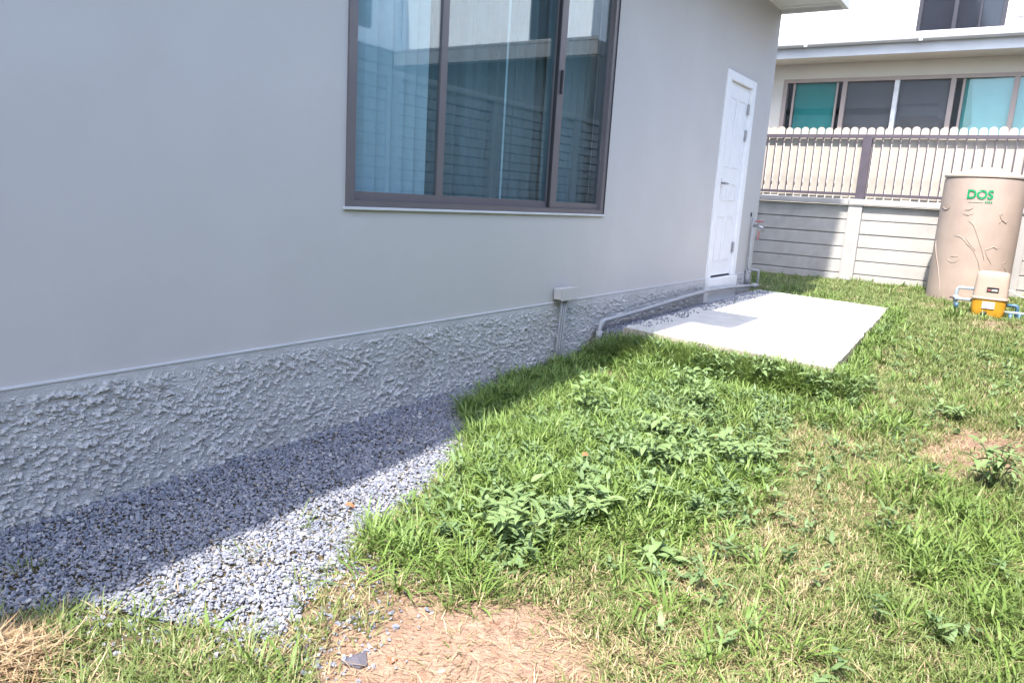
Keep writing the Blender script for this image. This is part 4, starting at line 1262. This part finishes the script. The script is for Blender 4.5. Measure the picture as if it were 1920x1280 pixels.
WEEDS = [  # x, y, spread, height, stems, leaves per stem, label
    (1.37, 2.02, .16, .15, 8, 7, 'bushy leafy weed nearest the bare soil patch'),
    (1.22, 2.22, .11, .12, 5, 6, 'small leafy weed between the gravel edge and the bushy weed'),
    (1.52, 2.40, .13, .12, 6, 6, 'spreading leafy weed right behind the bushy weed'),
    (1.50, 2.98, .15, .15, 7, 7, 'dark leafy weed in the middle of the lush grass'),
    (1.40, 3.35, .13, .15, 6, 6, 'leafy weed just behind the dark middle weed'),
    (1.68, 3.28, .14, .13, 6, 7, 'leafy weed at the right edge of the lush grass'),
    (1.84, 3.42, .09, .09, 4, 6, 'low leafy weed rightmost of the lush grass clump'),
    (0.88, 3.50, .13, .17, 6, 6, 'tall thin leafy weed close to the gravel corner'),
    (1.32, 3.98, .15, .15, 7, 6, 'wide leafy weed midway between gravel corner and concrete pad'),
    (1.08, 4.35, .12, .13, 5, 6, 'leafy weed left of the pad front in lush grass'),
    (1.10, 4.82, .11, .13, 5, 6, 'leafy weed against the left front edge of the concrete pad'),
    (1.45, 4.80, .12, .12, 6, 6, 'leafy weed against the middle front edge of the concrete pad'),
    (1.78, 4.80, .12, .11, 6, 6, 'leafy weed at the right front corner of the concrete pad'),
    (1.98, 4.98, .10, .09, 5, 6, 'low leafy weed beyond the right corner of the concrete pad'),
    (2.50, 4.98, .10, .07, 5, 6, 'low leafy weed behind the brown patch at right'),
    (2.74, 3.86, .12, .16, 7, 6, 'upright leafy weed before the brown patch at right'),
    (1.85, 2.25, .08, .06, 3, 6, 'tiny leafy weed in the short lawn right of the soil patch'),
    (2.55, 7.15, .10, .08, 4, 5, 'low leafy weed in the far lawn right of the pad'),
]
for (wx_, wy_, sp_, h_, ns, nl, lab) in WEEDS:
    h_ *= R(1.1, 1.45); sp_ *= R(.95, 1.3); nl += random.choice((1, 2, 3))
    gz = float(ground_z(wx_, wy_))
    e = empty('leafy_weed', (wx_, wy_, gz), lab, 'weed', 'leafy weeds in the lawn')
    bm = bmesh.new(); leaves = []
    for s_ in range(ns):
        az = 2 * math.pi * s_ / ns + R(-.5, .5)
        rr = sp_ * R(.35, 1.0); hh = h_ * R(.7, 1.1)
        pts = [Vector((wx_ + rr * f * math.cos(az), wy_ + rr * f * math.sin(az), gz - .01 + hh * (1 - (1 - f) ** 1.6))) for f in (0, .3, .6, .85, 1.0)]
        tube(bm, pts, [.0028, .0024, .002, .0016, .001], 5)
        for k in range(nl):
            f = .30 + .70 * (k + .5) / nl
            q = pts[0].lerp(pts[-1], 0)
            i0 = min(3, int(f * 4)); seg = [0, .3, .6, .85, 1.0]
            for i0 in range(4):
                if seg[i0] <= f <= seg[i0 + 1]: break
            q = pts[i0].lerp(pts[i0 + 1], (f - seg[i0]) / (seg[i0 + 1] - seg[i0]))
            leaves.append((q, az + k * 2.4 + R(-.4, .4) if k < nl - 1 else az, R(-.45, .25), R(.6, 1.3) * (1.1 - .3 * f)))
    build('stem', bm, M_stem, e)
    for q, az, pit, sc in leaves:
        o = bpy.data.objects.new('leaf', random.choice(LEAF)); link(o, e)
        o.location = q - Vector((wx_, wy_, gz)); o.rotation_euler = (R(-.4, .4), pit, az); o.scale = (sc, sc, sc)

# ---------------------------------------------------------------- odd bits on the ground
M_leafbrown = mat('dead_leaf', (0.30, 0.13, 0.06), 0.8, 0.25, 60)
M_slate = mat('slate', (0.10, 0.095, 0.12), 0.8, 0.3, 30, 0.4, 60)
M_peb = mat('pale_pebble', (0.62, 0.60, 0.56), 0.7, 0.1, 40)
def dead_leaf(x, y, dz, rz, label, ln=.055):
    me = leaf_mesh(ln, ln * .5, 1.6); me.materials.clear(); me.materials.append(M_leafbrown)
    o = bpy.data.objects.new('dead_leaf', me); link(o)
    o.location = (x, y, float(ground_z(x, y)) + dz); o.rotation_euler = (.2, .1, rz)
    tag(o, label, 'leaf')
dead_leaf(.74, 1.86, .034, .6, 'curled orange brown leaf lying on the sunlit gravel', .05)
dead_leaf(1.50, 1.31, .008, 2.2, 'reddish dead leaf on the bare soil near the slate piece', .05)
dead_leaf(1.27, 2.72, .11, 1.2, 'narrow brown leaf standing in the lush grass', .07)
dead_leaf(1.60, 3.52, .07, 4.2, 'small reddish leaf behind the middle weeds', .05)
def rock(x, y, s, m_, name, label, seed):
    me = stone(seed, .7); me.materials.append(m_)
    o = bpy.data.objects.new(name, me); link(o)
    o.location = (x, y, float(ground_z(x, y)) + s * .06); o.scale = (s, s, s); o.rotation_euler = (0, 0, R(0, 6))
    tag(o, label, 'stone')
rock(1.42, 1.27, .075, M_slate, 'slate_piece', 'flat dark slate piece at the left of the bare soil', 901)
rock(1.62, 1.37, .022, M_peb, 'pale_pebble', 'tiny white pebble on the bare soil', 905)
